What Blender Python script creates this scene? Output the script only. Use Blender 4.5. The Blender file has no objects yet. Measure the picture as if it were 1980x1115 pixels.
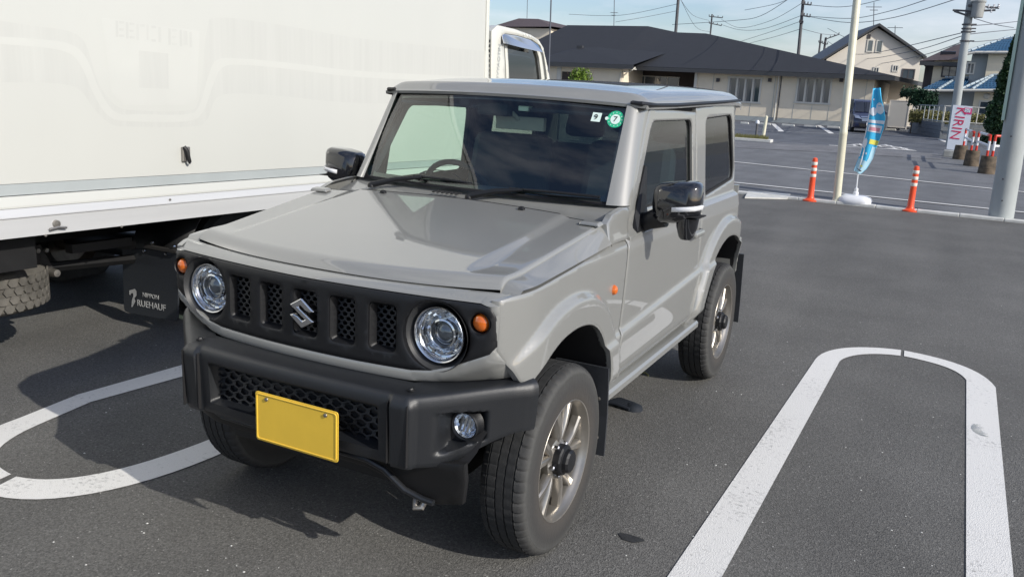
import bpy, bmesh, math, random
from mathutils import Vector, Matrix, Euler
from mathutils.geometry import delaunay_2d_cdt
import numpy as np
random.seed(7)
R = math.radians
sc = bpy.context.scene
col = sc.collection

# ------------------------------------------------------------------ camera
CAM = Vector((1.7466, -2.5583, 1.5956)); FPX = 1645.7; PW, PH = 1980, 1115
rotm = (Matrix.Rotation(R(26.6202), 3, 'Z') @ Matrix.Rotation(R(76.6637), 3, 'X') @ Matrix.Rotation(R(2.978), 3, 'Z'))
cd = bpy.data.cameras.new('camera'); cam = bpy.data.objects.new('camera', cd); col.objects.link(cam)
cam.matrix_world = Matrix.Translation(CAM) @ rotm.to_4x4()
cd.sensor_width = 36; cd.lens = FPX / PW * 36; cd.clip_end = 5000; cd.clip_start = 0.05
sc.camera = cam

# ------------------------------------------------------------------ sky, sun, exposure
SUN_EL = R(30.5); SUNV = Vector((1.65, -0.40, 1.0)).normalized()
w = bpy.data.worlds.new('World'); sc.world = w; w.use_nodes = True
nt = w.node_tree; nd = nt.nodes; lk = nt.links
bg = nd['Background']; bg.inputs['Strength'].default_value = 0.15
sky = nd.new('ShaderNodeTexSky'); sky.sky_type = 'NISHITA'; sky.sun_disc = False
sky.sun_elevation = SUN_EL; sky.sun_rotation = math.atan2(SUNV.x, SUNV.y)
sky.air_density = 1.0; sky.dust_density = 1.2; sky.ozone_density = 2.5
tc = nd.new('ShaderNodeTexCoord'); mp = nd.new('ShaderNodeMapping'); mp.inputs['Scale'].default_value = (1.6, 1.6, 7.0)
ns = nd.new('ShaderNodeTexNoise'); ns.inputs['Scale'].default_value = 2.2; ns.inputs['Detail'].default_value = 7; ns.inputs['Roughness'].default_value = .58
cr = nd.new('ShaderNodeValToRGB'); cr.color_ramp.elements[0].position = .42; cr.color_ramp.elements[1].position = .72
mxx = nd.new('ShaderNodeMix'); mxx.data_type = 'RGBA'
mul = nd.new('ShaderNodeMath'); mul.operation = 'MULTIPLY'; mul.inputs[1].default_value = .55
lk.new(tc.outputs['Generated'], mp.inputs['Vector']); lk.new(mp.outputs['Vector'], ns.inputs['Vector'])
lk.new(ns.outputs['Fac'], cr.inputs['Fac']); lk.new(cr.outputs['Color'], mul.inputs[0]); lk.new(mul.outputs[0], mxx.inputs['Factor'])
lk.new(sky.outputs['Color'], mxx.inputs[6]); mxx.inputs[7].default_value = (7.2, 7.3, 7.5, 1)
tn = nd.new('ShaderNodeMix'); tn.data_type = 'RGBA'; tn.blend_type = 'MULTIPLY'; tn.inputs['Factor'].default_value = 1; tn.inputs[7].default_value = (.985, .97, 1.02, 1)
lk.new(mxx.outputs[2], tn.inputs[6]); lk.new(tn.outputs[2], bg.inputs['Color'])
sd = bpy.data.lights.new('sun', 'SUN'); sun = bpy.data.objects.new('sun', sd); col.objects.link(sun)
sd.energy = 4.2; sd.angle = R(.5); sd.color = (1.0, .955, .875)
sun.rotation_euler = SUNV.to_track_quat('Z', 'Y').to_euler()
sc.view_settings.view_transform = 'Standard'; sc.view_settings.look = 'None'
sc.view_settings.exposure = 0.0; sc.view_settings.gamma = 1; sc.view_settings.use_curve_mapping = False
sc.render.engine = 'CYCLES'
sc.cycles.max_bounces = 8; sc.cycles.transparent_max_bounces = 12; sc.cycles.caustics_reflective = False; sc.cycles.caustics_refractive = False

# ------------------------------------------------------------------ measuring helpers (survey points of the place)
def ray(u, v): return rotm @ Vector(((u - PW/2)/FPX, -(v - PH/2)/FPX, -1.0))
def gp(u, v, z=0.0): d = ray(u, v); return CAM + d*((z - CAM.z)/d.z)
def at(u, v, y): d = ray(u, v); return CAM + d*((y - CAM.y)/d.y)
def atx(u, v, x): d = ray(u, v); return CAM + d*((x - CAM.x)/d.x)

# ------------------------------------------------------------------ materials
M = {}
def newmat(name):
    m = bpy.data.materials.new(name); m.use_nodes = True; M[name] = m
    return m, m.node_tree.nodes, m.node_tree.links, m.node_tree.nodes['Principled BSDF']
def mat(name, c, rough=.5, metal=0, coat=0, var=0, vscale=8, bump=0, bscale=60, spec=.5, stretch=None, coat_rough=.03, rvar=0):
    m, n, l, b = newmat(name)
    b.inputs['Base Color'].default_value = (*c, 1); b.inputs['Roughness'].default_value = rough; b.inputs['Metallic'].default_value = metal
    b.inputs['Specular IOR Level'].default_value = spec
    if coat: b.inputs['Coat Weight'].default_value = coat; b.inputs['Coat Roughness'].default_value = coat_rough
    t = n.new('ShaderNodeTexCoord'); src = t.outputs['Object']
    if stretch:
        mpn = n.new('ShaderNodeMapping'); mpn.inputs['Scale'].default_value = stretch; l.new(src, mpn.inputs['Vector']); src = mpn.outputs['Vector']
    if var or rvar:
        s = n.new('ShaderNodeTexNoise'); s.inputs['Scale'].default_value = vscale; s.inputs['Detail'].default_value = 6; s.inputs['Roughness'].default_value = .6
        l.new(src, s.inputs['Vector'])
    if var:
        r = n.new('ShaderNodeValToRGB'); r.color_ramp.elements[0].position = .3; r.color_ramp.elements[1].position = .7
        r.color_ramp.elements[0].color = (*[x*(1-var) for x in c], 1); r.color_ramp.elements[1].color = (*[min(1, x*(1+var)) for x in c], 1)
        l.new(s.outputs['Fac'], r.inputs['Fac']); l.new(r.outputs['Color'], b.inputs['Base Color'])
    if rvar:
        q = n.new('ShaderNodeMapRange'); q.inputs['To Min'].default_value = max(.02, rough-rvar); q.inputs['To Max'].default_value = rough+rvar
        q.inputs['From Min'].default_value = .3; q.inputs['From Max'].default_value = .7
        l.new(s.outputs['Fac'], q.inputs['Value']); l.new(q.outputs['Result'], b.inputs['Roughness'])
    if bump:
        s2 = n.new('ShaderNodeTexNoise'); s2.inputs['Scale'].default_value = bscale; s2.inputs['Detail'].default_value = 3; l.new(src, s2.inputs['Vector'])
        bp = n.new('ShaderNodeBump'); bp.inputs['Strength'].default_value = bump; bp.inputs['Distance'].default_value = .01
        l.new(s2.outputs['Fac'], bp.inputs['Height']); l.new(bp.outputs['Normal'], b.inputs['Normal'])
    return m

def asphalt(name, base, light=1.0, scale=1.0, speck=.5):
    m, n, l, b = newmat(name); b.inputs['Roughness'].default_value = .82; b.inputs['Specular IOR Level'].default_value = .35
    g = n.new('ShaderNodeNewGeometry')
    v = n.new('ShaderNodeTexVoronoi'); v.inputs['Scale'].default_value = 190*scale; l.new(g.outputs['Position'], v.inputs['Vector'])
    n1 = n.new('ShaderNodeTexNoise'); n1.inputs['Scale'].default_value = 1.1; n1.inputs['Detail'].default_value = 5; l.new(g.outputs['Position'], n1.inputs['Vector'])
    n2 = n.new('ShaderNodeTexNoise'); n2.inputs['Scale'].default_value = 70*scale; n2.inputs['Detail'].default_value = 4; n2.inputs['Roughness'].default_value = .7; l.new(g.outputs['Position'], n2.inputs['Vector'])
    hsv = n.new('ShaderNodeSeparateColor'); l.new(v.outputs['Color'], hsv.inputs['Color'])
    r = n.new('ShaderNodeMapRange'); r.inputs['From Min'].default_value = .0; r.inputs['From Max'].default_value = 1; r.inputs['To Min'].default_value = 1-speck; r.inputs['To Max'].default_value = 1+speck*.9
    l.new(hsv.outputs['Red'], r.inputs['Value'])
    r2 = n.new('ShaderNodeMapRange'); r2.inputs['From Min'].default_value = .3; r2.inputs['From Max'].default_value = .7; r2.inputs['To Min'].default_value = .86; r2.inputs['To Max'].default_value = 1.16
    l.new(n1.outputs['Fac'], r2.inputs['Value'])
    r3 = n.new('ShaderNodeMapRange'); r3.inputs['From Min'].default_value = .3; r3.inputs['From Max'].default_value = .7; r3.inputs['To Min'].default_value = .74; r3.inputs['To Max'].default_value = 1.26
    l.new(n2.outputs['Fac'], r3.inputs['Value'])
    # rare pale stones
    r4 = n.new('ShaderNodeMapRange'); r4.inputs['From Min'].default_value = .990; r4.inputs['From Max'].default_value = .993; r4.inputs['To Min'].default_value = 1; r4.inputs['To Max'].default_value = 2.1
    l.new(hsv.outputs['Green'], r4.inputs['Value'])
    a = n.new('ShaderNodeMath'); a.operation = 'MULTIPLY'; l.new(r.outputs[0], a.inputs[0]); l.new(r2.outputs[0], a.inputs[1])
    a2 = n.new('ShaderNodeMath'); a2.operation = 'MULTIPLY'; l.new(a.outputs[0], a2.inputs[0]); l.new(r3.outputs[0], a2.inputs[1])
    a3 = n.new('ShaderNodeMath'); a3.operation = 'MULTIPLY'; l.new(a2.outputs[0], a3.inputs[0]); l.new(r4.outputs[0], a3.inputs[1])
    n3 = n.new('ShaderNodeTexNoise'); n3.inputs['Scale'].default_value = .9; n3.inputs['Detail'].default_value = 4; mq = n.new('ShaderNodeMapping'); mq.inputs['Scale'].default_value = (1.6, .22, 1); l.new(g.outputs['Position'], mq.inputs['Vector']); l.new(mq.outputs['Vector'], n3.inputs['Vector'])
    r5 = n.new('ShaderNodeMapRange'); r5.inputs['From Min'].default_value = .35; r5.inputs['From Max'].default_value = .65; r5.inputs['To Min'].default_value = .88; r5.inputs['To Max'].default_value = 1.1; l.new(n3.outputs['Fac'], r5.inputs['Value'])
    a4 = n.new('ShaderNodeMath'); a4.operation = 'MULTIPLY'; l.new(a3.outputs[0], a4.inputs[0]); l.new(r5.outputs[0], a4.inputs[1]); a3 = a4
    vm = n.new('ShaderNodeVectorMath'); vm.operation = 'SCALE'; vm.inputs[0].default_value = base; l.new(a3.outputs[0], vm.inputs['Scale'])
    l.new(vm.outputs[0], b.inputs['Base Color'])
    bp = n.new('ShaderNodeBump'); bp.inputs['Strength'].default_value = .6; bp.inputs['Distance'].default_value = .004; l.new(v.outputs['Distance'], bp.inputs['Height']); l.new(bp.outputs['Normal'], b.inputs['Normal'])
asphalt('asphalt_lot', (.122, .119, .111), speck=.30)
asphalt('asphalt_road', (.150, .153, .158), speck=.2)
asphalt('asphalt_walk', (.175, .175, .18), speck=.3)
asphalt('asphalt_far', (.105, .112, .126), speck=.15)

def linepaint(name, c, wear=.5):
    m, n, l, b = newmat(name); b.inputs['Roughness'].default_value = .75
    g = n.new('ShaderNodeNewGeometry')
    s = n.new('ShaderNodeTexNoise'); s.inputs['Scale'].default_value = 55; s.inputs['Detail'].default_value = 6; s.inputs['Roughness'].default_value = .75; l.new(g.outputs['Position'], s.inputs['Vector'])
    s2 = n.new('ShaderNodeTexNoise'); s2.inputs['Scale'].default_value = 2.3; s2.inputs['Detail'].default_value = 5; l.new(g.outputs['Position'], s2.inputs['Vector'])
    ad = n.new('ShaderNodeMath'); ad.operation = 'MULTIPLY_ADD'; ad.inputs[1].default_value = .45; l.new(s2.outputs['Fac'], ad.inputs[0]); l.new(s.outputs['Fac'], ad.inputs[2])
    r = n.new('ShaderNodeValToRGB'); e = r.color_ramp.elements; e[0].position = .52+ .1*wear - .1; e[0].color = (*[x*.42 for x in c], 1); e[1].position = .66; e[1].color = (*c, 1)
    r.color_ramp.elements.new(.60).color = (*[x*.80 for x in c], 1)
    l.new(ad.outputs[0], r.inputs['Fac']); l.new(r.outputs['Color'], b.inputs['Base Color'])
    s3 = n.new('ShaderNodeTexVoronoi'); s3.inputs['Scale'].default_value = 190; l.new(g.outputs['Position'], s3.inputs['Vector'])
    bp = n.new('ShaderNodeBump'); bp.inputs['Strength'].default_value = .5; bp.inputs['Distance'].default_value = .003; l.new(s3.outputs['Distance'], bp.inputs['Height']); l.new(bp.outputs['Normal'], b.inputs['Normal'])
linepaint('line_paint', (.70, .69, .66))
linepaint('line_worn', (.45, .45, .44), 1)

def glassmat(name, tint, refl=1.0, ior=1.5, rough=0.0, dirt=.0):
    m, n, l, b = newmat(name); n.remove(b); out = n['Material Output']
    tr = n.new('ShaderNodeBsdfTransparent'); tr.inputs['Color'].default_value = (*tint, 1)
    gl = n.new('ShaderNodeBsdfGlossy'); gl.inputs['Roughness'].default_value = rough; gl.inputs['Color'].default_value = (refl, refl, refl, 1)
    fr = n.new('ShaderNodeFresnel'); gg = n.new('ShaderNodeNewGeometry'); mi_ = n.new('ShaderNodeMapRange'); mi_.inputs['To Min'].default_value = ior; mi_.inputs['To Max'].default_value = 1/ior
    l.new(gg.outputs['Backfacing'], mi_.inputs['Value']); l.new(mi_.outputs[0], fr.inputs['IOR'])
    mx = n.new('ShaderNodeMixShader'); l.new(fr.outputs[0], mx.inputs['Fac']); l.new(tr.outputs[0], mx.inputs[1]); l.new(gl.outputs[0], mx.inputs[2])
    l.new(mx.outputs[0], out.inputs['Surface'])
glassmat('windscreen_glass', (.78, .91, .84), ior=1.74)
glassmat('side_glass', (.70, .84, .76), ior=1.7)
glassmat('privacy_glass', (.28, .33, .31), ior=1.75)
glassmat('dark_glass', (.05, .055, .055), ior=1.9)
glassmat('lamp_glass', (.93, .95, .96), ior=1.45)
mat('house_glass', (.05, .07, .09), rough=.06, spec=.9, coat=1)

mat('car_paint', (.232, .234, .222), rough=.40, coat=1, coat_rough=.018, spec=.5, var=.03, vscale=2.2)
M['car_paint'].node_tree.nodes['Principled BSDF'].inputs['Coat IOR'].default_value = 1.75
mat('black_plastic', (.007, .0075, .009), rough=.45, bump=.12, bscale=900, spec=.45)
mat('bumper_plastic', (.0115, .013, .0155), rough=.40, bump=.14, bscale=500, spec=.62)
mat('bezel_grey', (.035, .036, .038), rough=.5)
mat('gloss_black', (.008, .009, .012), rough=.08, coat=1)
mat('matte_black', (.008, .008, .009), rough=.8)
mat('interior_black', (.015, .019, .026), rough=.75, spec=.3)
mat('interior_grey', (.018, .026, .040), rough=.7, spec=.3)
mat('headliner', (.10, .11, .12), rough=.9)
mat('rubber', (.026, .027, .028), rough=.75, var=.35, vscale=14, bump=.2, bscale=140)
mat('rubber_side', (.040, .039, .037), rough=.7, var=.3, vscale=9, bump=.2, bscale=90)
mat('rubber_dusty', (.105, .098, .085), rough=.9, var=.35, vscale=12, bump=.2, bscale=90)
mat('rim_metal', (.40, .375, .335), rough=.34, metal=.85, var=.12, vscale=10)
mat('rim_inner', (.16, .145, .13), rough=.5, metal=.5, var=.3, vscale=12)
mat('chrome', (.88, .89, .91), rough=.06, metal=1)
mat('chrome_soft', (.75, .76, .78), rough=.16, metal=1)
mat('lamp_silver', (.88, .90, .93), rough=.20, metal=1)
mat('lens_dark', (.16, .18, .20), rough=.04, coat=1, metal=.5)
mat('amber', (.62, .13, .008), rough=.12, coat=1, spec=.6)
mat('plate_yellow', (.82, .54, .06), rough=.45, var=.06, vscale=6)
mat('white_lamp', (.75, .76, .78), rough=.15, coat=1)
mat('mirror_face', (.8, .82, .85), rough=.02, metal=1)
mat('green_sticker', (.02, .42, .22), rough=.4)
mat('white_sticker', (.62, .75, .70), rough=.4)
mat('ink', (.01, .01, .012), rough=.6)
mat('truck_white', (.53, .535, .50), rough=.30, coat=.35, coat_rough=.12, var=.018, vscale=1.2, stretch=(1, 1, .12))
mat('truck_ghost', (.512, .516, .484), rough=.34, coat=.25, coat_rough=.15, var=.03, vscale=9, stretch=(1, 3, .10))
mat('truck_ghost_light', (.541, .546, .511), rough=.30, coat=.35, coat_rough=.12, var=.015, vscale=5)
mat('truck_band', (.37, .40, .40), rough=.4, var=.05, vscale=3)
mat('aluminium', (.56, .565, .565), rough=.42, metal=.2, var=.06, vscale=3, stretch=(1, .15, 3))
mat('cab_white', (.64, .635, .57), rough=.25, coat=.7)
mat('chassis_black', (.006, .006, .0065), rough=.55, var=.3, vscale=12)
mat('flap_black', (.026, .029, .034), rough=.45, bump=.1, bscale=60)
mat('flap_print', (.42, .42, .41), rough=.6, var=.15, vscale=40)
mat('bolt_steel', (.35, .33, .30), rough=.4, metal=.8)
mat('orange_post', (.80, .085, .025), rough=.4, var=.06, vscale=12)
mat('reflective_white', (.75, .70, .62), rough=.35)
mat('cream_paint', (.68, .65, .50), rough=.4, var=.06, vscale=6)
mat('white_plastic', (.74, .75, .77), rough=.4, var=.03, vscale=8)
mat('banner_blue', (.05, .46, .76), rough=.7)
mat('banner_pale', (.42, .66, .78), rough=.7)
mat('banner_white', (.72, .76, .82), rough=.7)
mat('banner_yellow', (.75, .70, .12), rough=.7)
mat('banner_pink', (.62, .28, .34), rough=.7)
mat('sign_red', (.62, .02, .10), rough=.55)
mat('sign_magenta', (.68, .06, .22), rough=.55)
mat('red_paint', (.62, .04, .02), rough=.45)
mat('concrete', (.33, .335, .32), rough=.85, var=.16, vscale=5, bump=.2, bscale=90, stretch=(1, 1, .4))
mat('concrete_pole', (.36, .385, .38), rough=.8, var=.12, vscale=4, bump=.15, bscale=120, stretch=(1, 1, .3))
mat('kerb_concrete', (.56, .56, .53), rough=.85, var=.12, vscale=8, bump=.2, bscale=120)
mat('bucket', (.10, .075, .05), rough=.8, var=.6, vscale=7)
mat('pole_dark', (.10, .10, .105), rough=.8)
mat('wire', (.11, .12, .14), rough=.7)
mat('roof_grey', (.030, .032, .037), rough=.75, spec=.25, var=.07, vscale=1.5)
mat('fascia', (.05, .052, .056), rough=.5)
mat('roof_brown', (.085, .062, .06), rough=.7, var=.25, vscale=4)
mat('roof_blue', (.008, .060, .135), rough=.6, spec=.2, coat=0, var=.2, vscale=5)
mat('ridge_white', (.35, .42, .46), rough=.5)
mat('wall_cream', (.78, .69, .545), rough=.85, var=.04, vscale=1.2)
mat('wall_pink', (.74, .68, .585), rough=.85, var=.03, vscale=1)
mat('wall_beige', (.76, .68, .52), rough=.85, var=.03, vscale=1)
mat('wall_grey', (.36, .385, .385), rough=.85)
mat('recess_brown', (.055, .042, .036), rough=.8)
mat('frame_white', (.62, .60, .54), rough=.5)
mat('frame_dark', (.06, .055, .06), rough=.5)
mat('curtain', (.30, .29, .27), rough=.9)
mat('blockwork_shaded', (.17, .185, .20), rough=.9, var=.15, vscale=6)
mat('panel_beige', (.55, .52, .465), rough=.6, var=.03, vscale=1)
mat('van_blue', (.007, .012, .05), rough=.3, coat=1)
mat('van_trim', (.3, .33, .38), rough=.2, metal=.7)
mat('hedge_tan', (.20, .19, .07), rough=.9, var=.4, vscale=9)
mat('bark', (.09, .06, .04), rough=.9)
mat('mat_dark_green', (.010, .045, .020), rough=.75, var=.5, vscale=3)
mat('leaf_dark', (.018, .055, .014), rough=.6, var=.5, vscale=2)
mat('leaf_bright', (.16, .25, .03), rough=.55, var=.35, vscale=9)
mat('pale_green', (.42, .55, .47), rough=.6)
mat('cleat', (.16, .13, .06), rough=.9, var=.4, vscale=6)
mat('brake_dark', (.03, .028, .026), rough=.6)

# ------------------------------------------------------------------ object helpers
def link(o): col.objects.link(o); return o
def tag(o, label=None, cat=None, group=None, kind=None):
    if label: o['label'] = label
    if cat: o['category'] = cat
    if group: o['group'] = group
    if kind: o['kind'] = kind
    return o
def thing(name, label, cat, loc=(0, 0, 0), rot=(0, 0, 0), group=None):
    o = bpy.data.objects.new(name, None); link(o); o.location = loc; o.rotation_euler = rot; o.empty_display_size = .1
    return tag(o, label, cat, group)
def kids(o): return [c for c in bpy.data.objects if c.parent == o]
def copy_tree(o, parent=None):
    c = link(o.copy()); c.parent = parent
    for k in kids(o): copy_tree(k, c)
    return c

class MB:
    def __init__(s): s.v = []; s.f = []
    def add(s, vs, fs):
        o = len(s.v); s.v += [Vector(p) for p in vs]; s.f += [tuple(i+o for i in f) for f in fs]; return s
    def box(s, c, d, rot=None, pivot=None, taper=1.0):
        x, y, z = [k/2 for k in d]; P = []
        for k in (-1, 1):
            t = taper if k > 0 else 1
            for (a, b) in ((-1, -1), (1, -1), (1, 1), (-1, 1)): P.append(Vector((a*x*t, b*y*t, k*z)))
        if rot is not None:
            m = Euler(rot).to_matrix(); P = [m @ p for p in P]
        P = [p + Vector(c) for p in P]
        return s.add(P, [(3, 2, 1, 0), (4, 5, 6, 7), (0, 1, 5, 4), (1, 2, 6, 5), (2, 3, 7, 6), (3, 0, 4, 7)])
    def bx(s, x0, x1, y0, y1, z0, z1): return s.box(((x0+x1)/2, (y0+y1)/2, (z0+z1)/2), (abs(x1-x0), abs(y1-y0), abs(z1-z0)))
    def tube(s, pts, r, n=8, caps=True):
        pts = [Vector(p) for p in pts]; rs = r if isinstance(r, (list, tuple)) else [r]*len(pts); rings = []
        up = None
        for i, p in enumerate(pts):
            d = (pts[min(i+1, len(pts)-1)] - pts[max(i-1, 0)]).normalized()
            if up is None:
                up = Vector((0, 0, 1)) if abs(d.z) < .9 else Vector((1, 0, 0))
            a = d.cross(up).normalized(); b = a.cross(d).normalized(); up = b
            rings.append([p + (a*math.cos(2*math.pi*k/n) + b*math.sin(2*math.pi*k/n))*rs[i] for k in range(n)])
        V = [q for r_ in rings for q in r_]; F = []
        for i in range(len(pts)-1):
            for k in range(n): F.append((i*n+k, i*n+(k+1) % n, (i+1)*n+(k+1) % n, (i+1)*n+k))
        if caps: F.append(tuple(range(n))[::-1]); F.append(tuple(range((len(pts)-1)*n, len(pts)*n)))
        return s.add(V, F)
    def lathe(s, prof, c=(0, 0, 0), axis='z', n=32, closed=False):
        V = []; F = []
        for k in range(n):
            a = 2*math.pi*k/n; ca, sa = math.cos(a), math.sin(a)
            for (r, h) in prof:
                if axis == 'z': p = (r*ca, r*sa, h)
                elif axis == 'x': p = (h, r*ca, r*sa)
                else: p = (r*ca, h, r*sa)
                V.append(Vector(p)+Vector(c))
        m = len(prof)
        for k in range(n):
            k2 = (k+1) % n
            for i in range(m-1): F.append((k*m+i, k*m+i+1, k2*m+i+1, k2*m+i))
            if closed: F.append((k*m+m-1, k*m, k2*m, k2*m+m-1))
        return s.add(V, F)
    def prism(s, poly, vec):
        n = len(poly); P = [Vector(p) for p in poly]; Q = [p + Vector(vec) for p in P]
        return s.add(P+Q, [tuple(range(n))[::-1], tuple(range(n, 2*n))] + [(i, (i+1) % n, n+(i+1) % n, n+i) for i in range(n)])
    def grid(s, G):
        m = len(G[0]); V = [p for row in G for p in row]; F = []
        for i in range(len(G)-1):
            for j in range(m-1): F.append((i*m+j, i*m+j+1, (i+1)*m+j+1, (i+1)*m+j))
        return s.add(V, F)
    def build(s, name, m, parent=None, smooth=False, world=False, ang=35, bevel=0, mirror=False, fix=True):
        me = bpy.data.meshes.new(name)
        V = s.v
        if world and parent is not None: V = [p - parent.location for p in V]
        if mirror: V = [Vector((-p.x, p.y, p.z)) for p in V]
        me.from_pydata(V, [], s.f); me.materials.append(M[m] if isinstance(m, str) else m)
        if fix:
            bm = bmesh.new(); bm.from_mesh(me); bmesh.ops.recalc_face_normals(bm, faces=bm.faces); bm.to_mesh(me); bm.free()
        if smooth:
            me.polygons.foreach_set('use_smooth', [True]*len(me.polygons)); me.set_sharp_from_angle(angle=R(ang))
        o = link(bpy.data.objects.new(name, me)); o.parent = parent
        if bevel:
            md = o.modifiers.new('bevel', 'BEVEL'); md.width = bevel; md.segments = 2; md.limit_method = 'ANGLE'; md.angle_limit = R(40)
            md.harden_normals = False
        return o
def one(fn): return fn
def inside(poly, pts):
    x = pts[:, 0]; y = pts[:, 1]; c = np.zeros(len(pts), bool); n = len(poly); j = n-1
    for i in range(n):
        xi, yi = poly[i]; xj, yj = poly[j]
        if yi != yj:
            k = ((yi > y) != (yj > y)) & (x < (xj-xi)*(y-yi)/(yj-yi)+xi); c ^= k
        j = i
    return c
def dist_poly(poly, pts):
    d = np.full(len(pts), 1e9)
    for i in range(len(poly)):
        a = np.array(poly[i]); b = np.array(poly[(i+1) % len(poly)]); ab = b-a; L = ab@ab
        if L < 1e-12: continue
        t = np.clip(((pts-a)@ab)/L, 0, 1); q = a+t[:, None]*ab; d = np.minimum(d, np.hypot(*(pts-q).T))
    return d
def densify(poly, step):
    out = []
    for i in range(len(poly)):
        a = Vector(poly[i]); b = Vector(poly[(i+1) % len(poly)]); n = max(1, int(math.ceil((b-a).length/step)))
        out += [tuple(a.lerp(b, k/n)) for k in range(n)]
    return out
def rounded(poly, r, n=5):
    out = []; N = len(poly); rr = r if isinstance(r, (list, tuple)) else [r]*N
    for i in range(N):
        p = Vector(poly[i]); a = Vector(poly[i-1]); b = Vector(poly[(i+1) % N]); da = (a-p); db = (b-p)
        q = min(rr[i], da.length*.45, db.length*.45)
        if q < 1e-5: out.append(tuple(p)); continue
        s_ = p+da.normalized()*q; e = p+db.normalized()*q
        for k in range(n+1):
            t = k/n; out.append(tuple(s_*(1-t)**2 + p*2*t*(1-t) + e*t*t))
    return out
def circle2(c, r, n=40): return [(c[0]+r*math.cos(2*math.pi*k/n), c[1]+r*math.sin(2*math.pi*k/n)) for k in range(n)]
def sheet(name, outline, holes, step, fn, inward, m, parent, thick=.02, rim=.006, mirror=False, smooth=True, ang=40, edge=True):
    """a panel: 2-D outline with holes, pressed to the surface fn(a, b), with a rounded, turned-in edge"""
    loops = [densify(outline, step)] + [densify(h, step) for h in holes]
    V = []; E = []
    for lp in loops:
        o = len(V); V += [Vector(p) for p in lp]; E += [(o+i, o+(i+1) % len(lp)) for i in range(len(lp))]
    nb = len(V)
    allp = np.array([p for lp in loops for p in lp])
    lo = allp.min(0); hi = allp.max(0); cand = []
    rows = int((hi[1]-lo[1])/(step*.87))+2
    for j in range(rows):
        xs = np.arange(lo[0]+(step/2 if j % 2 else 0), hi[0]+step, step)
        cand.append(np.stack([xs, np.full_like(xs, lo[1]+j*step*.87)], 1))
    if rim:
        for lp in loops:
            A = np.array(lp); T = np.roll(A, -1, 0)-np.roll(A, 1, 0); L = np.hypot(*T.T)+1e-9; Nn = np.stack([-T[:, 1], T[:, 0]], 1)/L[:, None]
            cand.append(A+Nn*rim); cand.append(A-Nn*rim)
    C = np.concatenate(cand); ok = inside(outline, C)
    for h in holes: ok &= ~inside(h, C)
    C = C[ok]
    D = np.min([dist_poly(l_, C) for l_ in [outline]+holes], axis=0)
    isr = np.abs(D-rim) < rim*.15 if rim else np.zeros(len(C), bool)
    C = C[(D > max(step*.45, rim*1.3)) | isr]
    V += [Vector(p) for p in C]
    r = delaunay_2d_cdt(V, E, [], 0, 1e-6)
    vv = np.array([tuple(p) for p in r[0]]); F = [f for f in r[2]]
    cen = np.array([vv[list(f)].mean(0) for f in F]); keep = inside(outline, cen)
    for h in holes: keep &= ~inside(h, cen)
    F = [f for f, k in zip(F, keep) if k]
    P = [Vector(fn(a, b)) for a, b in vv]
    Dv = np.min([dist_poly(l_, vv) for l_ in [outline]+holes], axis=0)
    inw = Vector(inward)
    onb = Dv < 1e-5
    if rim and edge:
        P = [p + inw*(rim*.7) if b else p for p, b in zip(P, onb)]
    cnt = {}
    for f in F:
        for i in range(len(f)):
            e = tuple(sorted((f[i], f[(i+1) % len(f)]))); cnt[e] = cnt.get(e, 0)+1
    if edge:
        mp_ = {}
        for e, c in cnt.items():
            if c == 1:
                for q in e:
                    if q not in mp_: mp_[q] = len(P); P.append(P[q]+inw*thick)
                F.append((e[0], e[1], mp_[e[1]], mp_[e[0]]))
    used = sorted({i for f in F for i in f}); rm = {q: i for i, q in enumerate(used)}
    b = MB(); b.v = [P[q] for q in used]; b.f = [tuple(rm[i] for i in f) for f in F]
    return b.build(name, m, parent, smooth=smooth, ang=ang, mirror=mirror)
def sst(a, b, x):
    t = max(0, min(1, (x-a)/(b-a))); return t*t*(3-2*t)
def text_part(name, s, m, parent, size, origin, ax, ay, depth=.002, align='CENTER'):
    """lettering as raised geometry; ax, ay = directions of the line and of the letters' up"""
    cu = bpy.data.curves.new('t', 'FONT'); cu.body = s; cu.size = size; cu.extrude = depth; cu.align_x = align; cu.align_y = 'CENTER'; cu.resolution_u = 3
    o = bpy.data.objects.new('t', cu); link(o); dg = bpy.context.evaluated_depsgraph_get(); dg.update()
    me = bpy.data.meshes.new_from_object(o.evaluated_get(dg)); bpy.data.objects.remove(o); bpy.data.curves.remove(cu)
    ax = Vector(ax); ay = Vector(ay); an = ax.cross(ay)
    mtx = Matrix((ax, ay, an)).transposed().to_4x4(); mtx.translation = Vector(origin)
    me.transform(mtx); me.materials.clear(); me.materials.append(M[m]); me.name = name
    p = link(bpy.data.objects.new(name, me)); p.parent = parent; return p
def struct(name, mb, m, label=None):
    o = mb.build(name, m); tag(o, label, None, None, 'structure'); return o

# ================================================================== GROUND
def flat(name, pts, z, m, label=None):
    b = MB(); b.add([(p[0], p[1], z) for p in pts], [tuple(range(len(pts)))]); return struct(name, b, m, label)
flat('ground', [(-900, -900), (900, -900), (900, 900), (-900, 900)], 0, 'asphalt_lot', 'grey asphalt parking lot surface')
def line2(pa, pb, x):   # point with given x on the line through two surveyed points
    t = (x-pa[0])/(pb[0]-pa[0]); return (x, pa[1]+t*(pb[1]-pa[1]))
k0, k1 = (-1.32, 12.40), (2.84, 12.25)
w0, w1 = tuple(gp(1440, 287)[:2]), tuple(gp(1620, 296)[:2])
v0, v1 = tuple(gp(1440, 275)[:2]), tuple(gp(1620, 284)[:2])
X0, X1 = -60, 45
flat('road', [line2(k0, k1, X0), line2(k0, k1, X1), (X1, 90), (X0, 90)], .004, 'asphalt_road', 'grey asphalt road crossing behind the parked off-roader')
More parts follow.
